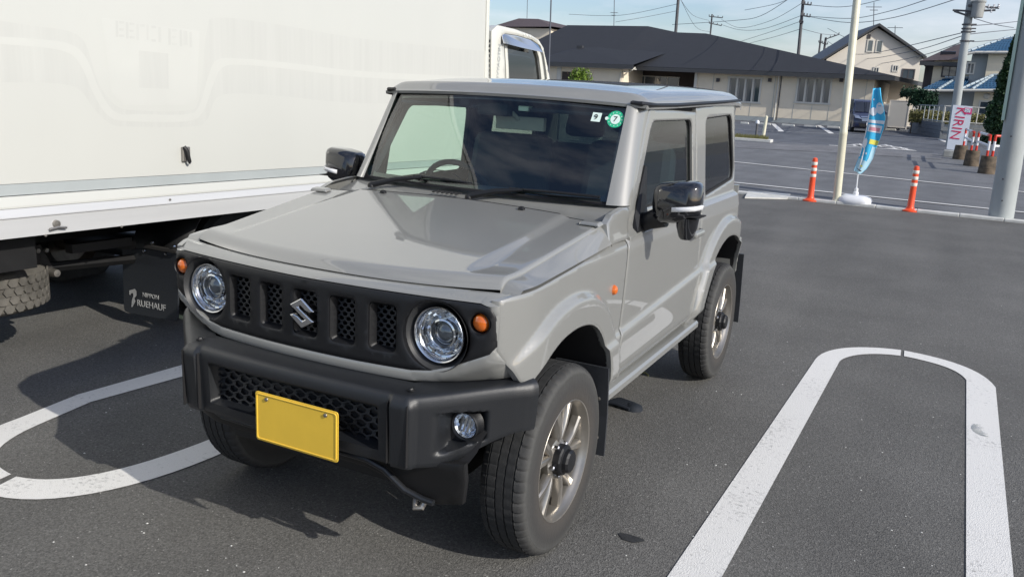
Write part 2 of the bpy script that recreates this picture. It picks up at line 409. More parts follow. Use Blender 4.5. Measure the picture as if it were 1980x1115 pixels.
flat('sidewalk', [(X0, w0[1]-.5), w0, w1, tuple(gp(1821, 309)[:2]), tuple(gp(1820, 300)[:2]), v1, v0, (X0, v0[1]-.5)], .012, 'asphalt_walk', 'pale strip of pavement on the far side of the road')
flat('far_parking_lot', [(X0, v0[1]-.5), v0, v1, tuple(gp(1820, 300)[:2]), (X1, gp(1820, 300).y), (X1, 89), (X0, 89)], .008, 'asphalt_far', 'dark asphalt car park in front of the long building')
lines = thing('road_markings', None, None); tag(lines, 'white painted lines on the road and far car park', None, None, 'structure')
def stripe(pa, pb, w_, z=.016, m='line_paint', parent=None, name='painted_line'):
    a = Vector((pa[0], pa[1])); b = Vector((pb[0], pb[1])); n = Vector((-(b-a).y, (b-a).x)).normalized()*w_/2
    mb = MB(); mb.add([(*(a+n), z), (*(a-n), z), (*(b-n), z), (*(b+n), z)], [(0, 1, 2, 3)]); return mb.build(name, m, parent or lines)
stripe(line2((-1.70, 14.03), (2.93, 13.65), -25), line2((-1.70, 14.03), (2.93, 13.65), 20), .13)
stripe(line2((-2.92, 19.4), (2.75, 18.0), -25), line2((-2.92, 19.4), (2.75, 18.0), 20), .15)
stripe(gp(1603, 281.5), gp(1772, 292.5), .30)
stripe(gp(1438, 272), gp(1620, 283.5), .12, m='line_worn'); stripe(gp(1620, 284), gp(1820, 300), .12, m='line_worn', z=.020)
stripe(gp(1438, 252), gp(1610, 259), .15, m='line_worn'); stripe(gp(1610, 259), gp(1790, 270), .15, m='line_worn', z=.020)
stripe(gp(1495, 240), gp(1511, 255), .28, z=.019); stripe(gp(1583, 243), gp(1608, 259), .28, z=.019)
stripe(gp(1817, 270), gp(1832, 276), .25, z=.019)
# worn lettering painted on the far car park entrance (strokes too foreshortened to read)
for u, v in ((1650, 282), (1662, 280.5), (1672, 283.5), (1700, 283.5), (1712, 281.5), (1722, 284), (1728, 288.5), (1741, 287), (1752, 290)):
    p = gp(u, v); stripe((p.x-.22, p.y+.15), (p.x+.22, p.y-.1), .45, z=.019, name='painted_stroke')
    stripe((p.x-.05, p.y+.7), (p.x+.1, p.y-.55), .10, z=.022, name='painted_stroke')

# U-shaped bay dividers painted on the near lot
def ribbon(name, outer, inner, z, label):
    n = len(outer); mb = MB(); mb.add([(*p, z) for p in outer]+[(*p, z) for p in inner], [(i, i+1, n+i+1, n+i) for i in range(n-1)])
    o = mb.build(name, 'line_paint'); tag(o, label, None, None, 'structure'); return o
def bez(a, b, c, d, n=14):
    a, b, c, d = [Vector(q) for q in (a, b, c, d)]
    return [tuple(a*(1-t)**3+b*3*t*(1-t)**2+c*3*t*t*(1-t)+d*t**3) for t in [i/n for i in range(n+1)]]
# right divider: closed end lies away from the camera, split by a narrow gap near its middle
oL = [(1.02, -4.5), (1.10, .03), (1.165, 2.98)]; iL = [(1.19, -4.5), (1.262, .13), (1.305, 3.02)]
oc = bez((1.165, 2.98), (1.18, 3.30), (1.36, 3.50), (1.635, 3.555)); ic = bez((1.305, 3.02), (1.325, 3.20), (1.45, 3.37), (1.640, 3.405))
ribbon('bay_divider_line', oL[:-1]+oc, iL[:-1]+ic, .004, 'white painted line, left arm of the U-shaped bay divider right of the off-roader')
oc = bez((1.655, 3.555), (1.90, 3.53), (2.12, 3.42), (2.18, 3.05)); ic = bez((1.66, 3.410), (1.85, 3.38), (1.98, 3.32), (2.025, 3.10))
ribbon('bay_divider_line', oc+[(2.160, .65), (2.10, -4.5)], ic+[(2.010, .6), (1.95, -4.5)], .004, 'white painted line, right arm of the U-shaped bay divider right of the off-roader')
# left divider: closed end lies towards the camera
oR = [(-.80, 5.0), (-.845, -.02)]; iR = [(-.95, 5.0), (-.995, .02)]
oc = bez((-.845, -.02), (-.85, -.55), (-1.05, -.80), (-1.31, -.815)); ic = bez((-.995, .02), (-1.02, -.40), (-1.12, -.63), (-1.34, -.670))
ribbon('bay_divider_line', oR[:-1]+oc, iR[:-1]+ic, .004, 'white painted line, near arm of the U-shaped divider beneath the off-roader')
oc = bez((-1.355, -.813), (-1.62, -.80), (-1.86, -.66), (-1.875, -.30)); ic = bez((-1.375, -.668), (-1.52, -.66), (-1.68, -.60), (-1.735, -.32))
ribbon('bay_divider_line', oc+[(-1.925, .03), (-1.87, .633), (-1.86, 5.0)], ic+[(-1.79, .0), (-1.72, .53), (-1.71, 5.0)], .004, 'white painted line, far arm of the U-shaped divider next to the truck')

# kerb of separate stones along the road
kerb = thing('kerb', None, None); tag(kerb, 'row of pale concrete kerb stones between parking lot and road', None, None, 'structure')
ang = math.atan2(k1[1]-k0[1], k1[0]-k0[0]); kd = Vector((math.cos(ang), math.sin(ang), 0))
kb = MB(); kb.box((0, 0, .008), (.596, .17, .07)); kst = kb.build('kerb_stone', 'kerb_concrete', kerb, bevel=.012)
base = Vector((-1.32, 12.31, 0))
for i in range(-16, 22):
    o = kst if i == -16 else link(kst.copy()); o.parent = kerb
    o.location = base + kd*(i*.60) + Vector((0, random.uniform(-.004, .004), random.uniform(-.003, .003))); o.rotation_euler = (0, 0, ang+random.uniform(-.004, .004))
b = MB(); b.prism([(*gp(1447, 372)[:2], .004), (*gp(1528, 378)[:2], .004), (*gp(1522, 386)[:2], .004), (*gp(1440, 384)[:2], .004)], (0, 0, .025))
struct('drain_cover', b, 'kerb_concrete', 'pale concrete drain cover set in the lot by the kerb')

# ================================================================== STREET FURNITURE BY THE KERB
def bollard(p, lean, label):
    t = thing('bollard', label, 'bollard', p, lean, 'orange flexible posts along the kerb')
    b = MB(); b.lathe([(0, .0), (.125, .0), (.125, .018), (.105, .03), (.062, .05), (.050, .08), (.046, .3), (.042, .66), (.036, .70), (.0, .715)], n=28)
    b.build('post', 'orange_post', t, smooth=True)
    for z in (.42, .52, .615):
        b = MB(); b.lathe([(.046, z-.024), (.0475, z-.02), (.0475, z+.022), (.046, z+.026)], n=28); b.build('reflective_band', 'reflective_white', t, smooth=True)
bollard((-.237, 12.24, 0), (0, R(-.5), 0), 'orange post with three pale bands, left of the cream pole')
bollard((1.278, 12.20, 0), (0, R(.2), 0), 'orange post with three pale bands, right of the blue banner flag')
t = thing('sign_pole', 'tall cream painted pole standing at the kerb left of the banner flag', 'pole', (.171, 12.28, 0), (0, R(-2.0), 0))
b = MB(); b.lathe([(0, 0), (.062, 0), (.062, .0), (.062, 1.1), (.064, 1.11), (.064, 1.16), (.060, 1.17), (.058, 7.5), (0, 7.5)], n=24); b.build('shaft', 'cream_paint', t, smooth=True)
b = MB(); b.lathe([(0, 0), (.075, 0), (.075, .05), (.064, .07), (.0, .07)], n=20); b.build('base_collar', 'cream_paint', t, smooth=True)
# concrete utility pole at the right edge
t = thing('utility_pole', 'thick round pale concrete pole at the right edge by the kerb', 'utility pole', (2.54, 12.35, 0), (0, R(-1.0), 0))
b = MB(); b.lathe([(0, -.02), (.175, -.02), (.174, .0), (.150, 4.0), (.125, 10), (0, 10)], n=40); b.build('shaft', 'concrete_pole', t, smooth=True)
b = MB(); 
for z in (1.72, 2.45, 3.2): b.lathe([(.1655-z*.006, z), (.1685-z*.006, z+.002), (.1685-z*.006, z+.012), (.1655-z*.006, z+.014)], n=40)
b.build('steel_band', 'concrete', t, smooth=True)
for (a_, z) in ((R(250), .62), (R(262), .30), (R(255), 1.25)):
    b = MB(); b.lathe([(0, 0), (.012, 0), (.012, .012), (0, .016)], c=(0, 0, 0), n=10)
    o = b.build('bolt_hole', 'pole_dark', t, smooth=True); o.location = (.166*math.cos(a_), .166*math.sin(a_), z); o.rotation_euler = (R(90), 0, a_+R(90))
b = MB(); b.box((-.178, -.05, 2.35), (.04, .09, 1.75), rot=(0, R(.35), 0)); b.tube([(-.172, -.05, 3.2), (-.15, -.05, 6)], .022)
b.build('cable_guard', 'pale_green', t, smooth=True)

# banner flag on a water-filled base
bp_ = Vector((.44, 12.36, 0))
t = thing('banner_flag', 'curved sky blue advertising flag on a white water-filled base by the cream pole', 'banner', tuple(bp_))
b = MB()
prof = [(0, 0), (.22, 0), (.245, .03), (.245, .09), (.22, .135), (.12, .16), (0, .165)]
for k in range(28):
    pass
V = []; n = 28
for (r_, h) in [(.0, .0), (.23, .0), (.255, .03), (.26, .075), (.235, .125), (.15, .155), (0, .16)]:
    V.append([Vector(((r_*1.0)*abs(math.cos(a))**.6*math.copysign(1, math.cos(a)), r_*.8*abs(math.sin(a))**.6*math.copysign(1, math.sin(a)), h)) for a in [2*math.pi*k/n for k in range(n+1)]])
b.grid(V); b.build('water_base', 'white_plastic', t, smooth=True, ang=50)
b = MB(); b.lathe([(0, .14), (.045, .14), (.045, .20), (.03, .215), (.03, .26), (.022, .27), (0, .27)], n=16); b.build('pole_socket', 'white_plastic', t, smooth=True)
topf = at(1696, 172, 12.36)-bp_; basef = Vector((0, 0, .15))
pole_pts = [Vector((0, 0, .2)), at(1659, 335, 12.36)-bp_, at(1671, 290, 12.37)-bp_, at(1680, 240, 12.38)-bp_, at(1686, 200, 12.38)-bp_, at(1690, 171, 12.38)-bp_]
b = MB(); b.tube(pole_pts, .011, n=8); b.build('flag_pole', 'white_plastic', t, smooth=True)
FL = [(1651, 330, 1664, 337), (1656, 316, 1675, 327), (1662, 299, 1687, 308), (1667, 280, 1694, 287), (1672, 262, 1701, 269), (1676, 244, 1708, 249), (1679, 226, 1712, 228), (1682, 208, 1709, 208), (1685, 190, 1705, 190), (1688, 171, 1703, 170)]
def flagpt(s_, t_):   # s_ along height 0..1 (bottom..top), t_ across 0..1
    x = s_*(len(FL)-1); i = min(int(x), len(FL)-2); f = x-i
    a = [FL[i][k]*(1-f)+FL[i+1][k]*f for k in range(4)]
    L_ = at(a[0], a[1], 12.36); Rr = at(a[2], a[3], 12.36)
    p = L_.lerp(Rr, t_); p.y += .022*math.sin(t_*7+s_*5) + .03*math.sin(s_*6)*t_; return p-bp_
b = MB(); b.grid([[flagpt(i/36, j/10) for j in range(11)] for i in range(37)]); o = b.build('cloth', 'banner_blue', t, smooth=True)
md = o.modifiers.new('solid', 'SOLIDIFY'); md.thickness = .003
def patch(name, s0, s1, t0, t1, m, shape=None, off=.004):
    G = []
    for i in range(9):
        row = []
        for j in range(9):
            s_ = s0+(s1-s0)*i/8; t_ = t0+(t1-t0)*j/8
            if shape == 'oval':
                a = (i/8-.5)*2; wj = math.sqrt(max(0, 1-a*a)); t_ = (t0+t1)/2+(t1-t0)/2*(j/8*2-1)*wj
            p = flagpt(s_, t_); row.append(p+Vector((0, -off, 0)))
        G.append(row)
    q = MB(); q.grid(G); q.build(name, m, t, smooth=True)
patch('printed_shape', .70, .84, .45, 1.0, 'banner_white', 'oval'); patch('printed_shape', .68, .78, .05, .5, 'banner_white', 'oval', .005)
patch('printed_shape', .60, .635, .08, 1.0, 'banner_white'); patch('printed_shape', .50, .58, .10, .92, 'banner_white'); patch('printed_shape', .515, .555, .2, .82, 'banner_pink', None, .006)
patch('printed_shape', .365, .42, .42, 1.0, 'banner_yellow'); patch('printed_shape', .30, .42, .0, .30, 'banner_white', 'oval'); patch('printed_shape', .0, .18, .03, .97, 'banner_pale')
patch('printed_shape', .18, .34, .70, 1.0, 'banner_pale', None, .005)
patch('printed_shape', .245, .27, .36, .50, 'banner_white', 'oval', .006); patch('printed_shape', .86, .885, .2, .34, 'banner_white', 'oval', .006)
patch('printed_shape', .79, .80, .6, .85, 'banner_blue', None, .007)
patch('printed_shape', .10, .125, .35, .6, 'banner_yellow', 'oval', .006); patch('printed_shape', .04, .055, .3, .8, 'frame_dark', None, .006)
patch('printed_edge', .2, .99, .0, .06, 'banner_white', None, .006)

# ================================================================== FAR SIDE OF THE ROAD
def bucket_barrier(u, v, label, h=.46, r=.19):
    p = gp(u, v); t = thing('bucket', label, 'bucket', (p.x, p.y+r, 0), (0, 0, 0), 'concrete-filled buckets holding the striped guard pipes')
    b = MB(); b.lathe([(0, 0), (r*1.0, 0), (r*.86, h), (r*.80, h), (r*.8, h-.04), (0, h-.04)], n=24); b.build('pail', 'bucket', t, smooth=True)
    b = MB(); b.lathe([(r*.955, h*.30), (r*.975, h*.31), (r*.97, h*.35), (r*.95, h*.36)], n=24); b.build('rib_ring', 'bucket', t, smooth=True)
    return Vector((p.x, p.y+r, 0))
B1 = bucket_barrier(1855, 309, 'farthest of three rusty brown buckets, partly below the red lettered white board', r=.22)
B2 = bucket_barrier(1877, 322, 'middle one of three rusty brown buckets with striped pipes', r=.21)
B3 = bucket_barrier(1907, 337, 'nearest and largest of three rusty brown buckets, beside the thick concrete pole', r=.21)
def guard(name_lab, a, b_, h=1.0):
    t = thing('guard_pipe', name_lab, 'barrier', (0, 0, 0), (0, 0, 0), 'red and white striped guard pipes')
    def pipe(pts, name, m): q = MB(); q.tube(pts, .033, n=10); q.build(name, m, t, smooth=True)
    for k, P_ in enumerate((a, b_)):
        z = .40
        for m, z1 in (('red_paint', .60), ('white_plastic', .84), ('red_paint', h)):
            pipe([P_+Vector((0, 0, z)), P_+Vector((0, 0, z1))], 'post_section', m); z = z1
    A = a+Vector((0, 0, h)); B = b_+Vector((0, 0, h)); N = 6
    for i in range(N): pipe([A.lerp(B, i/N), A.lerp(B, (i+1)/N)], 'top_rail_section', 'red_paint' if i in (0, 5) else 'white_plastic')
    A = a+Vector((0, 0, .72)); B = b_+Vector((0, 0, .72)); pipe([A, B], 'middle_rail', 'white_plastic')
guard('red and white striped guard pipe joining the farthest and middle buckets', B1+Vector((.05, 0, 0)), B2+Vector((-.06, 0, 0)), .98)
guard('red and white striped guard pipe joining the middle and nearest buckets', B2+Vector((.07, 0, 0)), B3+Vector((-.05, 0, 0)), .98)
guard('red and white striped guard pipe running right behind the thick concrete pole', B3+Vector((.07, 0, 0)), B3+Vector((1.7, 1.2, 0)), .98)

ky = 35.5
c4 = [at(1830, 288, ky), at(1867, 293, ky), at(1881, 206, ky), at(1843, 203, ky)]
cc = sum(c4, Vector())/4
t = thing('signboard', 'white upright board with red vertical lettering behind the buckets', 'sign', tuple(Vector((c4[0].x, ky, 0))))
L0 = t.location
b = MB(); b.prism([p-L0 for p in c4], (0, .06, 0)); b.build('board', 'banner_white', t)
axr = (c4[1]-c4[0]).normalized(); up = (c4[3]-c4[0]).normalized(); upo = (up-axr*up.dot(axr)).normalized()
H_ = (c4[3]-c4[0]).length; W_ = (c4[1]-c4[0]).length
text_part('lettering', 'KIRIN', 'sign_red', t, .50, tuple(c4[3]-L0-up*H_*.40+axr*W_*.38+Vector((0, -.006, 0))), tuple(-upo), tuple(axr), .003)
def onb(x, y): return c4[3]-L0-up*H_*y+axr*W_*x
b = MB(); b.prism([onb(.60, .03)+Vector((0, -.004, 0)), onb(1.0, .03)+Vector((0, -.004, 0)), onb(1.0, .17)+Vector((0, -.004, 0)), onb(.60, .17)+Vector((0, -.004, 0))], (0, -.004, 0)); b.build('printed_square', 'sign_magenta', t)
b = MB(); b.prism([onb(.63, .045)+Vector((0, -.009, 0)), onb(.92, .045)+Vector((0, -.009, 0)), onb(.92, .13)+Vector((0, -.009, 0)), onb(.63, .13)+Vector((0, -.009, 0))], (0, -.003, 0)); b.build('printed_square', 'banner_white', t)
b = MB()
for i, (x, y) in enumerate(((.67, .06), (.76, .075), (.84, .06), (.69, .10), (.80, .11))): b.prism([onb(x, y)+Vector((0, -.013, 0)), onb(x+.06, y)+Vector((0, -.013, 0)), onb(x+.06, y+.02)+Vector((0, -.013, 0)), onb(x, y+.02)+Vector((0, -.013, 0))], (0, -.002, 0))
b.build('printed_strokes', 'wall_grey', t)
q = gp(1823, 303); b = MB(); b.bx(q.x, q.x+1.1, q.y, q.y+.5, 0, .22); tag(b.build('concrete_block', 'concrete', None, bevel=.02), 'low grey concrete block under the white lettered board', 'block')

# small planted island with two posts at the left of the far car park
a, c = gp(1437, 272), gp(1487, 277)
t = thing('planted_island', 'low kerbed strip of dry yellow grass beside the parked off-roader\'s rear', 'planting strip', (a.x, a.y, 0))
b = MB(); b.bx(-1.5, c.x-a.x, -.3, .25, 0, .12); b.build('kerb_frame', 'kerb_concrete', t, bevel=.02)
b = MB()
for i in range(900):
    x = random.uniform(-1.4, c.x-a.x-.15); y = random.uniform(-.27, .1); h = random.uniform(.05, .18); dx = random.uniform(-.05, .05)
    b.add([(x-.02, y, .11), (x+.02, y, .11), (x+dx, y, .12+h)], [(0, 1, 2)])
tag(b.build('dry_grass', 'hedge_tan', t, fix=False), None, None, None, 'stuff')
p = gp(1472, 274); q = MB(); q.lathe([(0, 0), (.07, 0), (.06, .95), (0, 1.0)], n=14); o = q.build('marker_post', 'cream_paint', None, smooth=True); o.location = (p.x, p.y+.2, 0); o.rotation_euler = (0, R(3), 0)
tag(o, 'short cream post standing on the strip of dry grass', 'post')
p = gp(1459, 270); t = thing('bollard_lamp', 'short dark post with a pale top on the strip of dry grass', 'post', (p.x, p.y+.2, 0))
q = MB(); q.lathe([(0, 0), (.045, 0), (.045, .62), (0, .62)], n=12); q.build('post', 'pole_dark', t, smooth=True)
q = MB(); q.lathe([(.0, .62), (.075, .63), (.08, .70), (.05, .76), (0, .77)], n=12); q.build('cap', 'white_plastic', t, smooth=True)

# wheel stops
def stop(u0, u1, v, lab):
    a = gp(u0, v); c = gp(u1, v+.0); o = MB(); L = (u1-u0)/1645.7*(a-CAM).length*1.02
    o.box((0, 0, .06), (L, .16, .12), taper=.92); s_ = o.build('wheel_stop', 'kerb_concrete', None, bevel=.02); s_.location = ((a.x+c.x)/2, (a.y+c.y)/2, .004); s_.rotation_euler = (0, 0, R(-3))
    tag(s_, lab, 'wheel stop', 'concrete wheel stops before the long building')
stop(1432, 1447, 240, 'pale wheel stop right against the rear edge of the parked off-roader')
stop(1467, 1489, 241.5, 'pale wheel stop just left of the grey downpipe of the long building')
stop(1512, 1535, 244, 'pale wheel stop just right of the first slanted bay line')
stop(1555, 1578, 246, 'pale wheel stop left of the second slanted bay line')
stop(1600, 1622, 248, 'pale wheel stop right beside the dark blue van\'s side')
stop(1704, 1730, 252, 'pale wheel stop in front of the beige gate panel')
stop(1741, 1768, 254, 'rightmost pale wheel stop, against the dark block wall')

# ================================================================== LONG LOW BUILDING
FY = 62.3
t = thing('long_building', 'long single-storey beige building with a broad dark grey hipped roof', 'building', (-12, FY, 0)); T0 = t.location
def A(u, v, y): return at(u, v, y)-T0
def wallbox(u0, u1, y, z0, z1, m, name, dep=.25):
    x0 = A(u0, 190, y).x; x1 = A(u1, 190, y).x
    b = MB(); b.bx(x0, x1, y-T0.y, y+dep-T0.y, z0, z1); return b.build(name, m, t)
EZ = 3.35
wallbox(1339, 1687, FY, .35, EZ, 'wall_cream', 'wall')
x1 = A(1687, 190, FY).x; b = MB(); b.bx(x1-.25, x1, .26, 18, .35, EZ); b.build('wall', 'wall_cream', t)
wallbox(1336, 1689, FY-.03, 0, .34, 'wall_grey', 'plinth', .3)
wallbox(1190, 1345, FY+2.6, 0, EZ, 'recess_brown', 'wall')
wallbox(1040, 1199, FY-2.2, .0, EZ, 'wall_cream', 'wall')
b = MB(); xx = A(1199, 190, FY-2.2).x; b.bx(xx-.2, xx, -1.9, 2.6, 0, EZ); b.build('wall', 'wall_cream', t)
for u in (1207, 1341):
    wallbox(u-2, u+3.5, FY-.1, 0, EZ, 'frame_white', 'pillar', .22)
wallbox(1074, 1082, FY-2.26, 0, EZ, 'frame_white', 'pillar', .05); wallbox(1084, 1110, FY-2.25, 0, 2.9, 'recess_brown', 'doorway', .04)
# wall panel joints
for u in (1376, 1452, 1495, 1536, 1572, 1605, 1640, 1672):
    wallbox(u-.35, u+.35, FY-.012, .36, 1.35 if u not in (1495, 1672, 1640, 1376) else EZ-.02, 'wall_grey', 'panel_joint', .01)
def window(us, v0, v1, y, fm='frame_white', gm='house_glass', fw=1.2, cur=True):
    u0, u1 = us[0], us[-1]; za = A((u0+u1)/2, v1, y).z; zb = A((u0+u1)/2, v0, y).z
    xs = [A(u, 175, y).x for u in us]; fwm = A(u0+fw, 175, y).x-xs[0]
    b = MB(); yy = y-T0.y
    b.bx(xs[0]-fwm, xs[-1]+fwm, yy-.05, yy-.002, zb, zb+fwm); b.bx(xs[0]-fwm, xs[-1]+fwm, yy-.07, yy-.002, za-fwm, za)
    for x in xs: b.bx(x-fwm*.5, x+fwm*.5, yy-.055, yy-.003, za+.001, zb-.001)
    f = b.build('window', fm, t)
    for i in range(len(xs)-1):
        q = MB(); q.bx(xs[i]+fwm*.5, xs[i+1]-fwm*.5, yy-.02, yy-.004, za+.002, zb-.002); q.build('pane', gm, f)
        if cur:
            q = MB(); q.bx(xs[i]+fwm*.5, xs[i]+(xs[i+1]-xs[i])*.32, yy-.022, yy-.0205, za+.002, zb-.002); q.build('curtain', 'curtain', f)
window([1408, 1424, 1440, 1455, 1470], 152, 196, FY, fw=3.4); window([1541, 1557, 1574, 1590, 1606], 153, 198, FY, fw=3.6)
window([1223, 1245, 1267, 1289, 1311], 149, 185, FY+2.6, fw=1.6, cur=False)
for u in (1389, 1489, 1627):
    p = A(u, 155, FY); b = MB(); b.box((p.x, p.y-.09, p.z), (.24, .16, .26)); b.build('vent_hood', 'frame_dark', t)
b = MB(); b.tube([A(1506.5, 147, FY-.1), A(1506.5, 147, FY-.1)*1.0+Vector((0, 0, -3.1))], .06); b.build('downpipe', 'frame_white', t, smooth=True)
b = MB(); b.tube([A(1510, 147, FY-.02)+Vector((.06, 0, 0)), A(1510, 147, FY-.02)+Vector((.06, 0, -3.1))], .04); b.build('downpipe', 'pole_dark', t, smooth=True)
b = MB(); b.tube([A(1228, 131, FY-1.2), A(1218, 139, FY-2.3), A(1200, 140, FY-2.25), A(1199, 141, FY-2.25)+Vector((0, 0, -2.5))], .05); b.build('downpipe', 'frame_white', t, smooth=True)
# roof
eR = A(1731, 147, FY-.9); eL = A(1225, 133, FY-.9); ez = eR.z; eL.z = ez
r1, r2, r3, r4 = A(1097, 49, 74), A(1253, 51, 74), A(1310, 63, 73), A(1365, 65, 73)
farL = Vector((A(1000, 120, FY-.9).x-6, -.9, ez)); bk = 24
def quad(name, pts, m, par=None):
    b = MB(); b.add(pts, [tuple(range(len(pts)))]); return b.build(name, m, par or t, fix=False)
ridge = [r1, r2, r3, r4]; eav = [Vector((farL.x+4, -.9, ez)), Vector((r2.x+1.5, -.9, ez)), Vector((r3.x+1.5, -.9, ez)), eR]
b = MB()
V = eav+ridge+[Vector((p.x, bk, ez)) for p in (eav[0], eav[1], eav[2])]+[Vector((eR.x+2.2, bk, ez))]
b.add(V, [(0, 1, 5, 4), (1, 2, 6, 5), (2, 3, 7, 6), (3, 11, 7), (4, 5, 9, 8), (5, 6, 10, 9), (6, 7, 11, 10), (0, 4, 8)])
roof = b.build('roof', 'roof_grey', t)
b = MB(); b.prism([Vector((eav[0].x, -.9, ez-.02)), Vector((eR.x, -.9, ez-.02)), Vector((eR.x, -.9, ez-.30)), Vector((eav[0].x, -.9, ez-.30))], (0, .12, 0)); b.build('fascia', 'fascia', t)
b = MB(); b.bx(eav[0].x, eR.x-.05, -.76, .3, EZ-.0, EZ+.06); b.build('soffit', 'frame_white', t)
b = MB(); b.prism([eR+Vector((0, .12, -.02)), Vector((eR.x+2.2, bk, ez-.02)), Vector((eR.x+2.2, bk, ez-.3)), eR+Vector((0, .12, -.3))], (-.12, 0, 0)); b.build('fascia', 'fascia', t)
# small hipped porch roof on the wing
wy = FY-3.0
p0, p1, pa = A(1030, 120, wy), A(1224, 127, wy), A(1122, 92, FY+3.5)
p0.z = p1.z = p1.z+.05; b = MB(); b.add([p0, p1, Vector((p1.x+.6, 6, p1.z+1.7)), pa, Vector((p0.x, 6, p0.z+1.7))], [(0, 1, 3), (1, 2, 3), (0, 3, 4)]); b.build('roof', 'roof_grey', t)
b = MB(); b.bx(p0.x, p1.x, wy-T0.y-.02, wy-T0.y+.1, p1.z-.30, p1.z-.01); b.build('fascia', 'fascia', t)
b = MB(); b.bx(p0.x, p1.x-.05, wy-T0.y+.1, wy-T0.y+1.0, p1.z-.32, p1.z-.26); b.build('soffit', 'frame_white', t)
b = MB(); b.box(tuple(A(1122, 91, FY+3.3)), (.5, .4, .2)); b.build('ridge_cap', 'fascia', t)

# brown-roofed house at the far left
t = thing('brown_roofed_house', 'house with a brown hipped roof rising behind the truck cab', 'house', tuple(at(1020, 165, 95))); T0 = t.location
hb = MB(); P1, P2, P3, P4 = A(950, 52, 95), A(1003, 36, 100), A(1041, 37, 100), A(1070, 52, 95); P5 = P4+Vector((2, 12, 0)); P6 = P1+Vector((0, 12, 0))
hb.add([P1, P4, P3, P2, P5, P6], [(0, 1, 2, 3), (1, 4, 2), (3, 2, 4, 5), (0, 3, 5)]); hb.build('roof', 'roof_brown', t)
hb = MB(); hb.bx(P1.x+.6, P4.x-.6, .5, 11, -CAM.z*0-3, P1.z-.05); hb.build('wall', 'wall_cream', t)

# gabled house
GY = 76
t = thing('gabled_house', 'tall pinkish cream house with a steep dark gable and small windows', 'house', tuple(Vector((at(1690, 200, GY).x, GY, 0)))); T0 = t.location
GN = Vector((math.sin(R(17)), -math.cos(R(17)), 0)); GT = Vector((math.cos(R(17)), math.sin(R(17)), 0))
def A(u, v, y):      # on the gable plane, which stands turned 17 degrees towards the sun; y = GY + offset
    d = ray(u, v); p0 = Vector((T0.x, GY, 0))-GN*(y-GY); return CAM+d*(((p0-CAM).dot(GN))/d.dot(GN))-T0
ap, gl, gr = A(1697, 54, GY), A(1598, 115, GY), A(1777, 110, GY)
brx = A(1772, 180, GY).x
brp = A(1772, 180, GY)
b = MB(); b.prism([Vector((gl.x, gl.y, 0)), Vector((brp.x, brp.y, 0)), Vector((brp.x, brp.y, gr.z)), ap, Vector((gl.x, gl.y, gl.z))], tuple(-GN*11)); b.build('wall', 'wall_pink', t)
for (e, s_) in ((gl, -1), (gr, 1)):
    d = (e-ap).normalized(); a0 = ap+GN*.5+Vector((0, 0, .12)); a1 = e+d*.55+GN*.5+Vector((0, 0, .12)); n_ = Vector((0, 0, .20))
    b = MB(); b.prism([a0, a1, a1+n_, a0+n_], tuple(-GN*12)); b.build('roof_slope', 'fascia', t)
def win2(u0, u1, v0, v1, y, fm, gm='house_glass', mull=True, rot=False):
    a = A(u0, v1, y); c = A(u1, v0, y); b = MB(); f = .09; Y = y-T0.y if not rot else 0
    o_ = a.copy(); Wd = (Vector((c.x, c.y, 0))-Vector((a.x, a.y, 0))).length
    if rot: c = Vector((Wd, 0, c.z)); a = Vector((0, 0, a.z))
    b.bx(a.x, c.x, Y-.06, Y-.004, a.z, a.z+f); b.bx(a.x, c.x, Y-.06, Y-.004, c.z-f, c.z); b.bx(a.x, a.x+f, Y-.06, Y-.004, a.z+f, c.z-f); b.bx(c.x-f, c.x, Y-.06, Y-.004, a.z+f, c.z-f)
    if mull: b.bx((a.x+c.x)/2-.03, (a.x+c.x)/2+.03, Y-.05, Y-.004, a.z+f, c.z-f)
    w_ = b.build('window', fm, t); q = MB(); q.bx(a.x+f, c.x-f, Y-.03, Y-.005, a.z+f, c.z-f); q.build('pane', gm, w_)
    if rot: w_.location = (o_.x, o_.y, 0); w_.rotation_euler = (0, 0, R(17))
win2(1674, 1690.5, 77, 101, GY, 'frame_white', mull=False, rot=True); win2(1691.5, 1708.5, 78, 102, GY, 'frame_white', mull=False, rot=True)
win2(1677, 1684, 67, 75, GY, 'frame_dark', 'frame_dark', False, True); win2(1724, 1738, 126, 139, GY, 'frame_white', rot=True); win2(1742, 1770, 134, 153, GY, 'frame_dark', rot=True); win2(1687, 1701, 130, 142, GY, 'frame_white', rot=True)
def A(u, v, y): return at(u, v, y)-T0
# antennas
def antenna(u, v0, v1, y, bars, lab):
    a = at(u, v1, y); c = at(u+1, v0, y); t_ = thing('roof_antenna', lab, 'antenna', tuple(a)); b = MB(); b.tube([(0, 0, 0), c-a], .035, n=6); b.build('mast', 'wire', t_)
    for (vb, w_) in bars:
        h = (v1-vb)/(v1-v0); p = (c-a)*h; b = MB(); b.tube([p+Vector((-w_, 0, 0)), p+Vector((w_, 0, 0))], .025, n=5)
        for k in range(-3, 4): b.tube([p+Vector((w_*k/3, -.25, 0)), p+Vector((w_*k/3, .25, 0))], .012, n=4)
        b.build('crossbar', 'wire', t_)
antenna(1689, 5, 55, GY+1, [(14, .6), (20, .3)], 'thin antenna mast on the peak of the gabled house')
antenna(1730, 50, 80, GY+4, [(54, .6)], 'short antenna on the right slope of the gabled house')
antenna(1187, -5, 50, 80, [(25, .35), (30, .2)], 'thin antenna mast rising from the middle of the long dark roof')
antenna(1019, -10, 36, 97, [], 'thin mast over the brown-roofed house')
